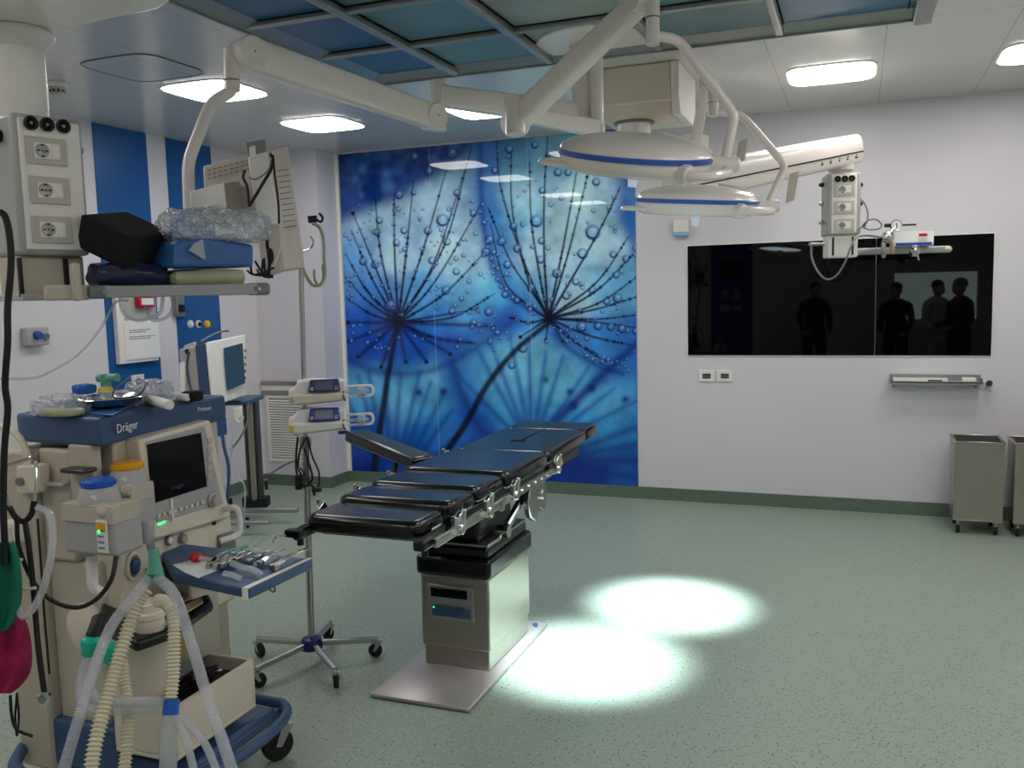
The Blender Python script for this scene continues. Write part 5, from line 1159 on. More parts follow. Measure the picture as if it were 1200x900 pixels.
# ================================================================ LEFT SUPPLY COLUMN (near)
zt_ = 2.27
c0, c1 = PZ(12, 130, zt_), PZ(96, 141, zt_)
r_ = (c1-c0); W = r_.length; r_.normalize(); n_ = Vector((r_.y, -r_.x, 0))
if n_.dot(CAM-c0) < 0: n_ = -n_
fcn = (c0+c1)/2; RL = Matrix((r_, -n_, Vector((0, 0, 1)))).transposed()
def atface(px, py, off=0):
    d = ray(px, py); p0 = fcn+n_*off; k = (p0-CAM).dot(n_)/d.dot(n_); return CAM+d*k
zb1 = atface(60, 299).z; zb2 = atface(50, 352).z
t = thing('supply_column', 'near white ceiling supply column with three beige sockets at the left edge', 'supply column', (fcn.x-.1*n_.x, fcn.y-.1*n_.y, zb2))
D_ = .20; W *= 1.0
head = M().obox(fcn-n_*D_/2+Vector((0, 0, (zb1-zt_)/2)), (W, D_, zt_-zb1), RL).build('socket_column', 'grey_plastic', t, .014)
M().obox(fcn+n_*.004+Vector((0, 0, (zb1-zt_)/2)), (W*.86, .012, zt_-zb1-.03), RL).build('face', 'white_plastic', head, .004)
M().obox(fcn-n_*(D_/2+.015)+Vector((0, 0, (zb1+zb2)/2-zt_)), (W*.94, D_-.05, zb1-zb2), RL).build('lower_box', 'cream_dark', t, .008)
M().obox(fcn-n_*(D_/2+.01)+Vector((0, 0, zb2-zt_+.01)), (W*1.0, D_-.02, .02), RL).build('lower_plate', 'grey_plastic', t, .004)
k = M()
for px in (24, 78): 
    p = atface(px, 325, -.035); k.obox(p, (.012, .01, (zb1-zb2)*.86), RL)
k.build('slots', 'black', t)
for (px, py) in ((35, 144.5), (54, 146.5), (73, 148.5)):
    c = atface(px, py, .01); s_ = M().lathe([(.019, 0), (.021, .010), (.015, .012), (.007, .004)], c, n_, 22).build('earth_socket', 'black', head); M().lathe([(.0045, .003), (.0045, .011)], c, n_, 12).build('pin', 'mid_grey', s_)
for (px, py) in ((54, 177.5), (58, 223.5), (61, 269.5)): outlet_plate(head, atface(px, py, .01), r_, (0, 0, 1), n_, .118, .080)
for z_, s_ in ((-.08, 1), (-.06, -1)): M().lathe([(.018, 0), (.02, .015), (.012, .03)], fcn-n_*.08+r_*(W/2)*s_+Vector((0, 0, z_)), r_*s_, 16).build('side_port', 'black', t)
# round column, flange and thick overhead arm
pc_ = PD(22, 100, 2.7); pr_ = PD(52, 100, 2.7)
rr = (pr_-pc_).length; zt2 = PD(30, 58, 2.7).z
M().lathe([(rr, zt_-.01), (rr, zt2)], (pc_.x, pc_.y, 0), n=40).build('column_tube', 'white_plastic', t)
zf = PD(60, 38, 2.7).z
M().lathe([(rr*1.02, zt2-.005), (rr*1.38, zt2+.03), (rr*1.42, zf-.01), (rr*1.35, zf)], (pc_.x, pc_.y, 0), n=40).build('swivel_flange', 'white_plastic', t)
# overhead arm: bottom face seen from below, spanning out of frame to the upper left / right
zA = zf+.002
A = [PZ(-60, 52, zA), PZ(68, 38, zA), PZ(190, 12, zA), PZ(230, -18, zA), PZ(60, -40, zA), PZ(-60, -2, zA)]
arm = M().prism([Vector((p.x, p.y, zA)) for p in A], (0, 0, min(.2, 2.96-zA))).build('overhead_arm', 'lamp_white', t, .02, 3)
cable('cable', [(0, 248, 2.3), (6, 254, 2.3), (11, 275, 2.3), (13, 310, 2.3), (9, 360, 2.3), (9, 400, 2.3), (6, 450, 2.32), (9, 480, 2.33), (5, 530, 2.34), (4, 600, 2.35), (7, 660, 2.36)], .0085, 'rubber', 'thick black power cord hanging down the left edge of the photo')
cable('thin_hose', [(150, 352, 2.75), (135, 355, 2.72), (118, 385, 2.7), (92, 415, 2.68), (62, 434, 2.66), (38, 443, 2.64), (0, 444, 2.6)], .004, 'hose_clear', 'thin clear hose sagging from the near rail across the white wall', 'hose')
cable('coiled_hose', [(141, 348, 2.8), (144, 365, 2.8), (158, 375, 2.8), (175, 373, 2.8), (188, 366, 2.8), (191, 348, 2.82)], .006, 'hose_grey', 'grey hose loop hanging under the near shelf rail', 'hose')
cable('coiled_hose', [(170, 360, 2.82), (178, 375, 2.82), (195, 372, 2.84), (203, 360, 2.86), (201, 346, 2.86)], .005, 'hose_grey', 'second thinner hose loop under the near shelf rail', 'hose')
# ---------------- shelf with rail
zs = PD(200, 333, 2.75).z
ra, rb = PD(122, 339, 2.64), PD(300, 337, 2.9); ra.z = rb.z = zs-.02
axs = (rb-ra).normalized(); bk_ = Vector((-axs.y, axs.x, 0)); 
if bk_.dot(FW) < 0: bk_ = -bk_
RS = Matrix((axs, bk_, Vector((0, 0, 1)))).transposed(); Ls = (rb-ra).length
t = thing('equipment_shelf', 'grey shelf with a metal front rail fixed to the near supply column', 'shelf', (ra+rb)/2+bk_*.15)
M().obox((ra+rb)/2+bk_*.14+Vector((0, 0, .002)), (Ls, .28, .02), RS).build('shelf_board', 'cream_dark', t, .006)
M().obox((ra+rb)/2-bk_*.008+Vector((0, 0, -.0)), (Ls, .014, .036), RS).build('front_rail', 'alu', t, .003)
for p, s_ in ((ra, -1), (rb, 1)):
    e = M().obox(p+axs*.01*s_+bk_*.01, (.07, .05, .04), RS).build('rail_end', 'mid_grey', t, .012, 3)
    M().cyl(p+axs*.005*s_-bk_*.016, p+axs*.005*s_-bk_*.02, .006, n=12).build('screw', 'steel', e)
m0 = ra-axs*.03; M().obox(m0+Vector((-.05, -.02, .0))-axs*.02, (.12, .05, .045), RS).build('mounting_arm', 'cream_dark', t, .008)
M().obox(m0-axs*.045+Vector((0, 0, .03)), (.022, .05, .11), RS).build('mounting_plate', 'cream_dark', t, .006)
# items on the shelf
zs_top = zs-.02+.012
def onR(px, py, back, z=None):
    d = ray(px, py); p0 = ra+bk_*back; k = (p0-CAM).dot(bk_)/d.dot(bk_); return CAM+d*k
p = onR(150, 322, .12); crumple((p.x, p.y, zs_top+.038), (.115, .09, .042), 'navy_bag', 'dark navy plastic wrapped pack under the black box', 'wrapped pack', 'navy_pack', 31, R=RS, amp=.15, n=32)
p = onR(238, 322, .10); o = crumple((p.x, p.y, zs_top+.027), (.125, .10, .030), 'pack_green', 'pale green shiny wrapped pack at the bottom right of the shelf', 'wrapped pack', 'green_pack', 33, R=RS, amp=.06, n=32)
# blue pack
p = onR(238, 290, .08); R2 = RS@rotz(.25)
k = M().obox((0, 0, 0), (.27, .17, .085), None); 
o = M().prism([Vector((p.x, p.y, zs_top+.06))+R2@Vector(q) for q in ((-.15, -.085, 0), (.13, -.085, 0), (.145, -.07, .075), (.02, -.088, .085), (-.05, -.09, .088), (-.13, -.07, .08))], R2@Vector((0, .17, 0))).build('blue_pack', 'sterile_blue', None, .012, 3, sub=0)
tag(o, 'blue sterile wrapped box under the bubble wrap on the shelf', 'wrapped pack')
q0 = Vector((p.x, p.y, zs_top+.06))
k = M().prism([q0+R2@Vector(q) for q in ((-.085, -.095, .07), (-.055, -.096, .085), (-.05, -.096, .02), (-.105, -.095, .05))], R2@Vector((0, .003, 0))); fl = k.build('folded_flap', 'hose_clear', o)
# bubble wrap
p = onR(250, 259, .08); crumple((p.x, p.y, zs_top+.145+.048), (.165, .10, .048), 'plastic_bag', 'crinkled clear bubble wrap bag heaped on the blue pack', 'plastic bag', 'bubble_wrap', 41, R=RS, amp=.22, n=48, hf=1.5); _o = bpy.data.objects['bubble_wrap']; _s = _o.modifiers.new('sub', 'SUBSURF'); _s.levels = _s.render_levels = 1; _tx = bpy.data.textures.new('bubbles', 'VORONOI'); _tx.noise_scale = .035; _d = _o.modifiers.new('disp', 'DISPLACE'); _d.texture = _tx; _d.strength = .03; _d.texture_coords = 'LOCAL'
# black box, slightly tipped
p = onR(147, 282, .12); Rb = RS@rotz(math.radians(38))@Matrix.Rotation(math.radians(24), 3, 'X')@Matrix.Rotation(math.radians(-8), 3, 'Y')
o = M().obox((p.x, p.y, zs_top+.150), (.19, .19, .105), Rb).build('black_box', 'black_matte', None, .008, 3); tag(o, 'matt black foam box leaning tilted on the shelf', 'box')
# ================================================================ HANGING MONITOR ON SPRING ARM
t = thing('spring_arm', 'long white tapered spring arm running left to the hanging monitor', 'spring arm', PD(507, 137, 4.1))
K1 = PD(506, 137, 4.1); K0 = PD(291, 63, 3.42)
M().lathe([(.033, J1.z+.07), (.035, J1.z+.065), (.035, K1.z+.0), (.035, K1.z-.03)], (J1.x, J1.y, 0), n=24).build('swivel', 'lamp_white', t)
beam(M(), K1, K0, .08, .11, .09, .125, n=12).build('arm', 'lamp_white', t)
s_ = (K1-K0).cross(Vector((0, 0, 1))).normalized()
for p, rr in ((K1, .058), (K0, .062)):
    j = M().lathe([(rr*.92, -.05), (rr, -.042), (rr, .042), (rr*.92, .05)], p, s_, 30).build('joint', 'lamp_white', t)
    M().lathe([(.004, -.053), (.004, .053)], p, s_, 10).build('screw', 'mid_grey', j)
Vt, Vb = PD(271, 58, 3.40), PD(272, 106, 3.40)
M().cyl(Vt, Vb, .030, n=24).build('drop_post', 'lamp_white', t)
k = M().cyl(Vb+Vector((0, 0, .035)), Vb+Vector((0, 0, .039)), .0312); k.build('post_ring', 'mid_grey', t)
M().tube(fillet([PD(272, 95, 3.40), PD(271, 107, 3.40), PD(247, 121, 3.40), PD(220, 190, 3.38), PD(222, 245, 3.38)], .05), .023, 14).build('bent_tube', 'lamp_white', t)
# the monitor seen from behind
t = thing('hanging_monitor', 'beige flat monitor seen from behind hanging on the bent white tube', 'monitor', PD(300, 300, 3.38))
mat('beige', (205, 194, 184), .42, noise=.02); mat('taupe', (150, 136, 126), .4)
pts = [PD(320, 173, 3.30), PD(346, 168, 3.44), PD(369, 314, 3.44), PD(327, 320, 3.30)]
scr_n = ((pts[1]-pts[0]).cross(pts[3]-pts[0])).normalized()
# panel: back face toward the lower left, thin edge to the right
B0, B1, B2, B3 = PD(302, 178, 3.28), PD(338, 169, 3.50), PD(358, 314, 3.46), PD(318, 319, 3.22)
back = M().quad(B0, B1, B2, B3, .0)
nb = ((B1-B0).cross(B3-B0)).normalized()
if nb.dot(CAM-B0) < 0: nb = -nb
pn = M().prism([B0, B1, B2, B3], -nb*.035).build('screen_housing', 'beige', t, .008, 3)
cc = (B0+B1+B2+B3)/4; k = M()
inn = [cc+(p-cc)*.97-nb*.035 for p in (B0, B1, B2, B3)]; k.prism(inn, -nb*.012); k.build('front_bezel', 'white_plastic', pn, .003)
k = M(); ins = [cc+(p-cc)*.85-nb*.0475 for p in (B0, B1, B2, B3)]; k.prism(ins, -nb*.002); k.build('screen', 'screen', pn)
k = M(); ud = (B0-B3).normalized(); rd = (B1-B0).normalized()
for i in range(11):
    a, b = PD(325, 198+i*6.6, 3.4), PD(341, 197+i*6.6, 3.4)
    def onb(px, py): d = ray(px, py); return CAM+d*((B0-CAM).dot(nb)/d.dot(nb))
    a, b = onb(324+i*.9, 200+i*6.6), onb(338+i*.9, 198+i*6.6); k.prism([a, b, b-ud*.004, a-ud*.004], nb*.0008)
k.build('vent_slots', 'mid_grey', pn)
# rear electronics body with slotted top, mount block, bracket plate
E0_ = [PD(237, 190, 3.26), PD(292, 176, 3.26), PD(300, 216, 3.22), PD(236, 218, 3.26)]
rb_ = M().quad(PD(237, 194, 3.27), PD(296, 178, 3.24), PD(303, 250, 3.22), PD(240, 258, 3.24), .14).build('rear_body', 'beige', t, .008)
def qp(a, b, c, d, dd, f): return None
k = M()
for r in range(3):
    for i in range(8):
        x, y = 243+i*6.5, 199-i*1.65+r*5
        k.quad(PD(x, y, 3.236-.0), PD(x+3.6, y-.9, 3.234), PD(x+3.4, y+.5, 3.234), PD(x-.2, y+1.4, 3.236), .004)
k.build('slots', 'taupe', rb_)
M().quad(PD(222, 224, 3.17), PD(264, 213, 3.17), PD(268, 246, 3.17), PD(223, 256, 3.17), .08).build('mount_block', 'white_plastic', t, .006)
M().quad(PD(263, 214, 3.165), PD(281, 212, 3.2), PD(285, 246, 3.2), PD(267, 250, 3.165), .07).build('mount_block_side', 'taupe', t, .004)
br = M().quad(PD(290, 183, 3.19), PD(313, 177, 3.21), PD(328, 262, 3.19), PD(304, 266, 3.17), .03).build('bracket', 'white_plastic', t, .004)
M().quad(PD(288, 167, 3.20), PD(311, 163, 3.22), PD(313, 182, 3.21), PD(290, 184, 3.19), .07).build('bracket_cap', 'taupe', br, .003)
M().quad(PD(292, 172, 3.19), PD(299, 170, 3.195), PD(300, 184, 3.19), PD(293, 186, 3.185), .01).build('latch', 'white_plastic', br, .002)
M().quad(PD(305, 264, 3.2), PD(328, 262, 3.21), PD(334, 316, 3.2), PD(316, 322, 3.18), .03).build('lower_housing', 'beige', t, .004)
M().tube([PD(317, 180, 3.17), PD(319, 195, 3.16), PD(308, 215, 3.15), PD(292, 242, 3.14)], .0055, 8, smooth=6).build('rear_cable', 'rubber', t)
M().tube([PD(320, 182, 3.17), PD(322, 205, 3.15), PD(326, 235, 3.15), PD(327, 262, 3.15)], .004, 8, smooth=6).build('rear_cable', 'rubber', t)
M().tube([PD(287, 200, 3.17), PD(285, 208, 3.15), PD(290, 220, 3.14), PD(292, 242, 3.14)], .005, 8, smooth=6).build('rear_cable', 'rubber', t)
M().tube([PD(318, 185, 3.16), PD(314, 200, 3.15), PD(300, 210, 3.14), PD(292, 208, 3.15)], .003, 8, smooth=6).build('rear_cable', 'mid_grey', t)
M().tube([PD(314, 262, 3.14), PD(313, 285, 3.13), PD(316, 305, 3.12), PD(314, 325, 3.12)], .006, 8, smooth=6).build('rear_cable', 'rubber', t)
M().ball(PD(317, 300, 3.12), (.012, .012, .028)).build('plug', 'rubber', t)
M().tube([PD(330, 282, 3.14), PD(326, 298, 3.12), PD(318, 318, 3.10)], .0035, 8, smooth=6).build('rear_cable', 'cream', t)
k = M()
for i in range(7):
    r = random.Random(50+i); k.tube([PD(296+r.uniform(-8, 14), 312+r.uniform(-10, 6), 3.1), PD(306+r.uniform(-12, 12), 322, 3.08), PD(316+r.uniform(-6, 8), 318+r.uniform(-8, 8), 3.1)], .004, 6, smooth=5)
tag(k.build('cable_tangle', 'rubber'), 'tangle of black cables under the hanging monitor at the rail end', 'cables')
# hook with cable loops
t = thing('cable_hook', 'black hook on the right edge of the hanging monitor', 'hook', PD(366, 256, 3.46))
M().quad(PD(360, 253, 3.46), PD(371, 252, 3.46), PD(371, 260, 3.46), PD(361, 261, 3.46), .015).build('clip', 'black', t, .003)
M().tube([PD(370, 257, 3.46), PD(376, 260, 3.46), PD(378, 255, 3.46), PD(374, 250, 3.46)], .005, 8, smooth=5).build('hook', 'black', t)
cable('hanging_hose', [(366, 262, 3.46), (374, 266, 3.46), (379, 280, 3.46), (380, 305, 3.46), (381, 322, 3.46), (376, 333, 3.46), (366, 334, 3.46), (358, 322, 3.46), (356, 315, 3.46)], .0065, 'pack_green', 'pale green hose hanging from the hook in a long loop', 'hose')
cable('hanging_hose', [(368, 316, 3.48), (369, 328, 3.48), (374, 335, 3.48), (379, 325, 3.48), (378, 310, 3.48)], .005, 'pack_green', 'shorter pale loop under the hanging monitor', 'hose')

# ================================================================ DRIP STAND WITH TWO SYRINGE PUMPS
hub = Vector((-2.365, 3.41, 0)); ptop = PD(351, 300, 4.12)
t = thing('drip_stand', 'tall steel drip stand on a five legged wheeled base with a blue hub', 'drip stand', hub)
M().cyl(hub+Vector((0, 0, .10)), Vector((hub.x+.02, hub.y, 1.05)), .016, n=18).build('outer_pole', 'steel', t)
M().cyl(Vector((hub.x+.02, hub.y, 1.05)), Vector((hub.x+.045, hub.y, 1.93)), .0115, n=16).build('inner_pole', 'steel', t)
M().lathe([(.02, 1.03), (.026, 1.035), (.026, 1.075), (.016, 1.085)], (hub.x+.02, hub.y, 0)).build('collar', 'mid_grey', t)
k = M()
for s_ in (-1, 1): k.tube([Vector((hub.x+.045, hub.y, 1.92)), Vector((hub.x+.045+.05*s_, hub.y, 1.93)), Vector((hub.x+.045+.07*s_, hub.y, 1.96)), Vector((hub.x+.045+.055*s_, hub.y, 1.985))], .004, 8, smooth=5)
k.build('hooks', 'steel', t)
mat('hub_blue', (24, 36, 110), .35)
M().lathe([(.03, .075), (.05, .08), (.055, .105), (.045, .13), (.022, .14)], hub, n=20).build('hub', 'hub_blue', t)
tips = [(297+5, 742), (300, 772), (388, 783), (440, 745), (376, 724)]
tipw = []
for (px, py) in ((303, 742), (300, 774), (388, 784), (437, 747), (377, 722)): tipw.append(PZ(px, py, .085))
# regular five star fitted to the photo
d0 = tipw[3]-Vector((hub.x, hub.y, .085)); a0 = math.atan2(d0.y, d0.x)-.12
for i in range(5):
    a = a0+i*2*math.pi/5; e = hub+Vector((math.cos(a)*.31, math.sin(a)*.31, .085)); s0 = hub+Vector((math.cos(a)*.03, math.sin(a)*.03, .105))
    lg = beam(M(), s0, e, .026, .026).build('leg', 'steel', t); caster(t, (e.x, e.y), .033, .08, a+1.2)
def syringe_pump(pz, label, blue, clipm):
    """body left, blue display, long clear syringe track to the right; pz = list of pixel rows"""
    dd = 3.93; y = pz
    O = PD(338, y, dd); r = Vector((RT.x, RT.y, 0)).normalized(); r = (rotz(math.radians(12))@r); fwd = Vector((r.y, -r.x, 0)); R = Matrix((r, -fwd, Vector((0, 0, 1)))).transposed()
    t = thing('syringe_pump', label, 'syringe pump', O+r*.12, 'syringe pumps on the drip stand')
    P = lambda x, dz, f=0: O+r*x+Vector((0, 0, dz))+fwd*f
    bd = M().prism([P(0, -.04), P(.0, .01), P(.03, .022), P(.04, .05), P(.10, .055), P(.25, .045), P(.25, -.045), P(.02, -.06)], -fwd*.11).build('body', 'white_plastic', t, .008, 3)
    M().prism([P(.02, -.052, .02), P(.25, -.04, .02), P(.25, -.006, .02), P(.02, -.006, .02)], -fwd*.03).build('syringe_cover', 'cream' if clipm == 'cream' else 'white_plastic', bd, .008, 3)
    dp = M().prism([P(.085, .0, .022), P(.225, .0, .022), P(.22, .055, .004), (P(.095, .055, .004))], -fwd*.03).build('display_block', blue, t, .006, 3)
    M().prism([P(.115, .010, .0225), P(.195, .010, .0225), P(.192, .048, .010), P(.118, .048, .010)], fwd*.0015).build('screen', 'lcd_grey', dp)
    k = M()
    for i in range(4): k.obox(P(.098+.008*(i % 2), .012+.009*(i//2), .022), (.005, .004, .005), R); k.obox(P(.204+.008*(i % 2), .012+.009*(i//2), .022), (.005, .004, .005), R)
    k.build('keys', 'white_plastic', dp)
    M().obox(P(.012, -.03, .004), (.02, .008, .03), R).build('end_label', 'yellow' if clipm != 'cream' else 'cream_dark', bd, .002)
    for dz in (.018, -.030): M().obox(P(.30, dz, -.02), (.12, .012, .010), R).build('track_rail', 'white_plastic', t, .003)
    M().tube([P(.35, .018, -.02), P(.365, .012, -.02), P(.37, -.006, -.02), P(.365, -.024, -.02), P(.35, -.03, -.02)], .007, 8, smooth=5).build('plunger_frame', 'white_plastic', t)
    M().lathe([(.018, 0), (.022, .005), (.022, .03), (.018, .035)], P(.30, -.006, .0), r, 18).build('plunger_drive', 'clear_plastic', t)
    M().cyl(P(.25, -.006, -.005), P(.35, -.006, -.005), .008, n=12).build('plunger', 'clear_plastic', t)
    M().tube([P(.24, .0, .01), P(.235, -.02, .02), P(.245, -.045, .02)], .003, 6, smooth=5).build('clip_cord', 'black', t)
    if clipm != 'cream': M().obox(P(.235, -.055, .02), (.045, .02, .014), R).build('blue_clip', 'hub_blue', t, .003)
    M().obox(P(.07, -.0, -.13), (.04, .05, .04), R).build('pole_clamp', 'mid_grey', t, .006)
mat('lcd_grey', (78, 84, 110), .2)
syringe_pump(461, 'upper syringe pump with a dull navy display on the drip stand', 'navy_disp' if mat('navy_disp', (44, 50, 96), .4) else '', 'cream')
syringe_pump(495, 'lower syringe pump with a bright blue display and a blue clip', 'hub_blue2' if mat('hub_blue2', (34, 62, 150), .35) else '', 'blue')
cable('pump_cable', [(349, 512, 4.08), (347, 535, 4.08), (348, 555, 4.08), (356, 570, 4.08), (366, 560, 4.06), (358, 530, 4.06), (354, 512, 4.06)], .005, 'rubber', 'black pump cable looped round the drip stand pole')
cable('pump_cable', [(360, 512, 4.05), (366, 535, 4.05), (374, 555, 4.05), (371, 575, 4.05), (360, 560, 4.04), (352, 548, 4.04)], .004, 'rubber', 'thinner black pump cable hanging right of the pole')
cable('pump_cable', [(357, 515, 4.04), (351, 530, 4.03), (350, 550, 4.03), (362, 566, 4.03), (372, 573, 4.03)], .0045, 'rubber', 'black pump cable crossing in front of the pole')
o = M().obox(PD(350, 565, 4.08), (.03, .03, .07)).build('power_plug', 'rubber', None, .008); tag(o, 'black plug hanging on the drip stand cables', 'plug')
o = M().obox(PD(371, 574, 4.02), (.045, .025, .02), rotz(.4)).build('power_plug', 'rubber', None, .006); tag(o, 'small black plug at the end of the pump cables', 'plug')

# ================================================================ PATIENT MONITOR ON TROLLEY
t = thing('monitor_trolley', 'grey metal trolley stand behind the anaesthesia machine', 'trolley', (-4.45, 5.75, 0))
cA = PD(299, 562, 7.0); cA = Vector((cA.x, cA.y, 0)); ztp = PD(325, 468, 7.0).z
cl = cA
k = M(); k.obox((cl.x, cl.y, (.14+ztp)/2), (.05, .10, ztp-.14), rotz(YAW)); k.build('column', 'steel_brushed', t, .006)
for s_ in (-1, 1):
    M().obox(Vector((cl.x, cl.y, (.14+ztp)/2))+rotz(YAW)@Vector((.033*s_*1.3, 0, 0)), (.02, .09, ztp-.14), rotz(YAW)).build('column_edge', 'steel_dark', t, .004)
tp = PD(315, 466, 6.9); M().obox((cl.x-.12, cl.y-.1, ztp+.015), (.42, .40, .035), rotz(YAW)).build('top_shelf', 'navy', t, .008)
M().obox((cl.x, cl.y, .13), (.2, .10, .08), rotz(YAW)).build('foot_block', 'rubber', t, .01)
M().obox((cl.x+.12, cl.y-.14, .10), (.62, .045, .035), rotz(YAW-.06)).build('base_bar', 'alu', t, .006)
M().obox((cl.x-.1, cl.y-.32, .10), (.045, .5, .035), rotz(YAW)).build('base_bar', 'alu', t, .006)
M().obox((cl.x+.12, cl.y-.5, .09), (.62, .045, .03), rotz(YAW)).build('base_bar', 'alu', t, .006)
for (px, py, z) in ((368, 578, .1), (290, 615, .1), (270, 592, .1), (312, 571, .1)):
    p = PZ(px, py-2, .04); caster(t, (p.x, p.y), .042, .09, .6)
# patient monitor
N0, N1, N2, N3 = PD(243, 401, 6.35), PD(288, 392, 6.75), PD(290, 463, 6.75), PD(250, 476, 6.35)
nm = (N1-N0).cross(N3-N0).normalized()
if nm.dot(CAM-N0) < 0: nm = -nm
t = thing('patient_monitor', 'patient monitor with a white framed blue grey screen on the trolley', 'patient monitor', (N2+N3)/2)
fb = M().prism([N0, N1, N2, N3], -nm*.022).build('front_frame', 'white_plastic', t, .01, 3)
cc = (N0+N1+N2+N3)/4
def onN(px, py, off=0): d = ray(px, py); p0 = N0+nm*off; return CAM+d*((p0-CAM).dot(nm)/d.dot(nm))
M().prism([onN(262, 408), onN(284, 402), onN(287, 449), onN(266, 458)], nm*.004).build('screen', 'screen_blue', fb, .002)
k = M()
for i in range(5): a = onN(287.5, 411+i*8); k.obox(a, (.01, .01, .02), rotz(.3))
k.build('keys', 'mid_grey', fb)
M().prism([p-nm*.022 for p in (cc+(N0-cc)*.97, cc+(N1-cc)*.97, cc+(N2-cc)*.97, cc+(N3-cc)*.97)], -nm*.10).build('blue_shell', 'navy', t, .01)
rc = [p-nm*.122 for p in (cc+(N0-cc)*.9, cc+(N1-cc)*.9, cc+(N2-cc)*.95, cc+(N3-cc)*.95)]
M().prism(rc, -nm*.16).build('module_rack', 'grey_plastic', t, .01)
# modules and cables left of the monitor
ms = t
mb = M().quad(PD(215, 405, 6.5), PD(229, 400, 6.52), PD(233, 462, 6.52), PD(216, 462, 6.5), .12).build('module_case', 'grey_plastic', ms, .008)
M().cyl(PD(226, 420, 6.44), PD(226, 420, 6.5), .025).build('yellow_plug', 'orange', ms); M().cyl(PD(220, 412, 6.44), PD(221, 412, 6.5), .02).build('black_plug', 'rubber', ms)
k = M(); 
for a in ([(222, 412), (219, 430), (224, 455), (232, 468)], [(232, 402), (228, 425), (231, 450), (236, 466)], [(234, 402), (229, 420), (232, 440), (234, 470)]): k.tube([PD(x, y, 6.44) for x, y in a], .009, 8, smooth=6)
k.build('lead', 'navy', ms)
M().quad(PD(210, 425, 6.4), PD(216, 424, 6.4), PD(217, 460, 6.4), PD(211, 460, 6.4), .08).build('side_module', 'white_plastic', ms, .006)
cable('patient_lead', [(236, 400, 6.4), (250, 392, 6.5), (262, 388, 6.6), (268, 388, 6.6)], .008, 'mid_grey', 'cable resting along the top of the patient monitor')
cable('patient_lead', [(262, 482, 6.3), (270, 500, 6.3), (271, 530, 6.3), (266, 560, 6.3), (262, 590, 6.2)], .008, 'hose_grey', 'pale lead hanging nearest below the patient monitor')
cable('patient_lead', [(291, 472, 6.4), (290, 495, 6.4), (280, 515, 6.4), (270, 527, 6.4)], .008, 'mid_grey', 'dark lead curving down right below the patient monitor')
cable('patient_lead', [(258, 485, 6.2), (262, 520, 6.2), (268, 550, 6.2), (266, 590, 6.2)], .012, 'navy', 'thick navy lead below the patient monitor')
cable('patient_lead', [(276, 558, 6.3), (286, 568, 6.3), (287, 590, 6.3), (284, 612, 6.3)], .006, 'hose_grey', 'thin pale lead reaching to the trolley castor')
cable('floor_cable', [(315, 556, 6.9), (330, 547, 6.9), (342, 541, 6.6), (350, 540, 6.2)], .009, 'mid_grey', 'grey cable stretched from the trolley foot to the drip stand cables')
t = thing('cuff_holder', 'white cuff bracket hanging below the patient monitor', 'holder', PD(277, 495, 6.4))
M().quad(PD(273, 478, 6.4), PD(282, 477, 6.4), PD(283, 490, 6.4), PD(275, 492, 6.4), .05).build('box', 'white_plastic', t, .008); M().tube([PD(276, 490, 6.4), PD(281, 495, 6.4), PD(285, 488, 6.4)], .01, 8, smooth=4).build('hook', 'white_plastic', t)
# ================================================================ PEOPLE beside and behind the camera, seen only mirrored in the dark screen
mat('skin', (198, 150, 126), .55); mat('maroon', (92, 18, 40), .8); mat('navy_cloth', (24, 30, 58), .8); mat('white_coat', (210, 212, 212), .8); mat('hair_dark', (28, 20, 16), .7); mat('cap_green', (70, 130, 110), .8); mat('mask_blue', (170, 200, 215), .7); mat('shoe', (40, 40, 44), .6)
def skinned(name, chain, mats, par, sub=2, root=0):
    """chain: list of (pos, radius, parent index)"""
    org = ORG[par]; me = bpy.data.meshes.new(name); me.from_pydata([tuple(Vector(p)-org) for p, r, q in chain], [(i, q) for i, (p, r, q) in enumerate(chain) if q is not None], [])
    o = bpy.data.objects.new(name, me); COL.objects.link(o); o.parent = par; ORG[o] = org
    sk = o.modifiers.new('skin', 'SKIN'); sk.use_smooth_shade = True
    for i, (p, r, q) in enumerate(chain):
        v = me.skin_vertices[0].data[i]; r = r if isinstance(r, tuple) else (r, r); v.radius = r; v.use_root = (i == root)
    s = o.modifiers.new('sub', 'SUBSURF'); s.levels = s.render_levels = sub
    me.materials.append(MATS[mats]); return o
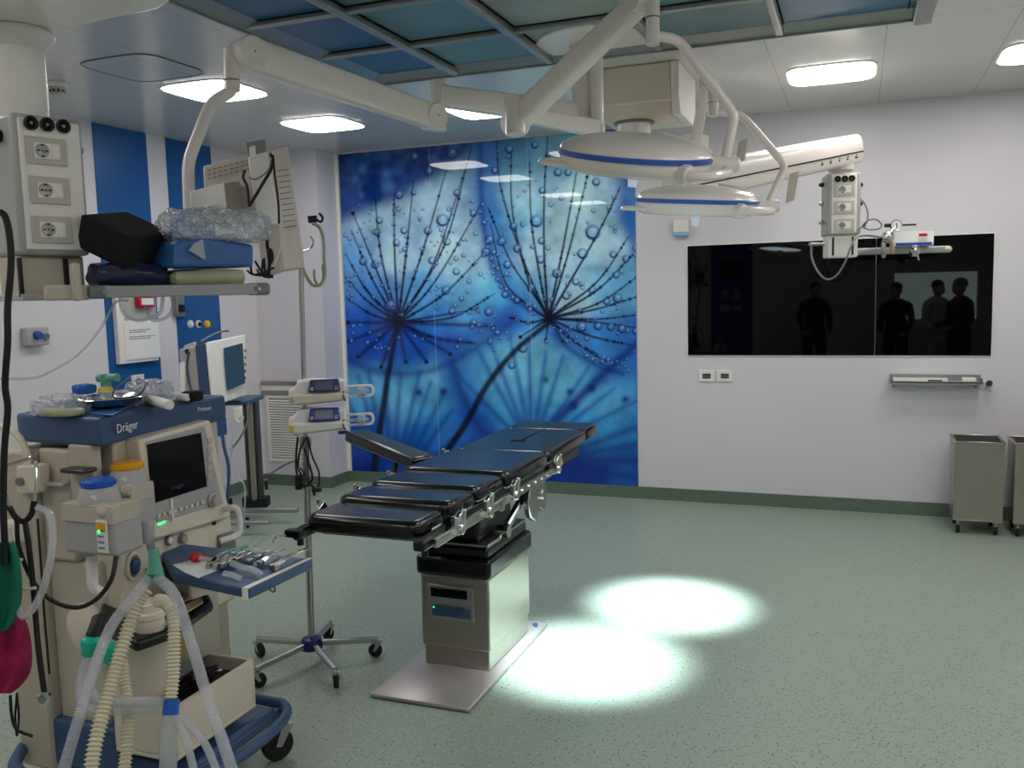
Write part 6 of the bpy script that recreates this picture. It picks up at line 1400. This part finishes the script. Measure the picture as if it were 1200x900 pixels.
def person(x, y, face, h, label, cloth_m, head_m, cap=True, mask=False, arms=0.0):
    t = thing('person', label, 'person', (x, y, 0)); R = rotz(face); s = h/1.75
    P = lambda a, b, c: Vector((x, y, 0))+R@Vector((a, b, c))*s      # local: +y forward
    ch = [(P(0, 0, .98), (.16, .12), None), (P(0, 0, 1.15), (.145, .11), 0), (P(0, 0, 1.33), (.17, .12), 1), (P(0, -.01, 1.45), (.10, .08), 2), (P(0, 0, 1.52), .06, 3)]
    for sg in (-1, 1):
        i = len(ch); ch += [(P(.10*sg, 0, .88), .105, 0), (P(.105*sg, .01, .52), .072, i), (P(.11*sg, -.01, .12), .058, i+1)]
        i = len(ch); ch += [(P(.19*sg, -.01, 1.41), .068, 3), (P(.235*sg, 0, 1.16), .052, i), (P(.20*sg, .16+arms, .98+arms), .042, i+1)]
    skinned('scrubs', ch, cloth_m, t)
    # head, neck and hands are one skin coloured figure
    M().lathe([(.05, 0), (.048, .12)], P(0, .005, 1.46), (0, 0, 1), 18).build('neck', 'skin', t)
    Rh = R; hc = P(0, .02, 1.64)
    k = M().ball(hc, (.076*s, .095*s, .115*s), 28, R=Rh)
    k.v = [v+(R@Vector((0, .012, 0)) if (R.inverted()@(v-hc)).z < -.03 and (R.inverted()@(v-hc)).y > .03 else Vector((0, 0, 0))) for v in k.v]
    k.add(*nose(P, s)); 
    hd = k.build('head', 'skin', t, ang=80)
    for sg in (-1, 1):
        M().ball(P(.078*sg, .005, 1.635), (.012, .02, .032), 12, R=Rh).build('ear', 'skin', hd)
        M().ball(P(.030*sg, .105, 1.655), (.013, .008, .009), 12, R=Rh).build('eye', 'hair_dark', hd)
    M().obox(P(0, .112, 1.585), (.045, .008, .008), Rh).build('mouth', 'maroon', hd)
    cp = M().ball(P(0, .0, 1.69), (.086*s, .102*s, .085*s), 24, R=Rh).build('cap' if cap else 'hair', 'cap_green' if cap else 'hair_dark', t)
    if mask: M().ball(P(0, .075, 1.60), (.062*s, .055*s, .055*s), 20, R=Rh).build('mask', 'mask_blue', t)
    for sg in (-1, 1):
        w = P(.20*sg, .16+arms, .98+arms); f = R@Vector((-.25*sg, .95, -.1)).normalized(); u = Vector((0, 0, 1)); sd = f.cross(u).normalized()
        ch = [(w-f*.02, .026, None), (w+f*.045, (.036, .018), 0), (w+f*.085, (.038, .016), 1)]
        for j, off in enumerate((-.028, -.009, .010, .028)):
            L = (.062, .074, .070, .054)[j]; i = len(ch); b = w+f*.09+sd*off*sg; ch += [(b, .0095, 2), (b+f*L*.5-u*.008, .0088, i), (b+f*L*.9-u*.028, .0078, i+1)]
        i = len(ch); b = w+f*.035-sd*.036*sg; ch += [(b, .012, 1), (b+f*.03-sd*.018*sg, .0105, i), (b+f*.055-sd*.02*sg-u*.008, .009, i+1)]
        skinned('hand', ch, 'skin', t, 1)
    for sg in (-1, 1):
        c = P(.11*sg, .06, .045); M().ball(c, (.048, .13, .045), 18, R=R).build('shoe', 'shoe', t)
    return t
def nose(P, s):
    a = [P(0, .108, 1.66), P(-.013, .108, 1.615), P(.013, .108, 1.615), P(0, .134, 1.62)]
    return a, [(0, 1, 3), (0, 3, 2), (1, 2, 3), (0, 2, 1)]
person(1.33, .3, math.radians(60), 1.74, 'person in maroon scrubs and a green cap, mirrored at the right of the dark screen', 'maroon', 'skin', cap=True, mask=False, arms=.1)
person(1.12, -.75, math.radians(-40), 1.72, 'person in a white coat with dark hair mirrored in the right half of the screen', 'white_coat', 'skin', cap=False, mask=True)
person(.55, -.65, math.radians(20), 1.70, 'person in dark navy clothes seen mirrored at the seam of the screen', 'navy_cloth', 'skin', cap=False)
person(-.64, -.85, math.radians(-15), 1.74, 'person in maroon clothes mirrored near the middle of the dark screen', 'maroon', 'skin', cap=False)
# ================================================================ WORLD AND VIEW
w = bpy.data.worlds.new('world'); bpy.context.scene.world = w; w.use_nodes = True
w.node_tree.nodes['Background'].inputs[0].default_value = (.5, .55, .6, 1); w.node_tree.nodes['Background'].inputs[1].default_value = .02
vs = bpy.context.scene.view_settings
vs.view_transform = 'Standard'; vs.look = 'None'; vs.exposure = EXPO; vs.gamma = 1; vs.use_curve_mapping = False
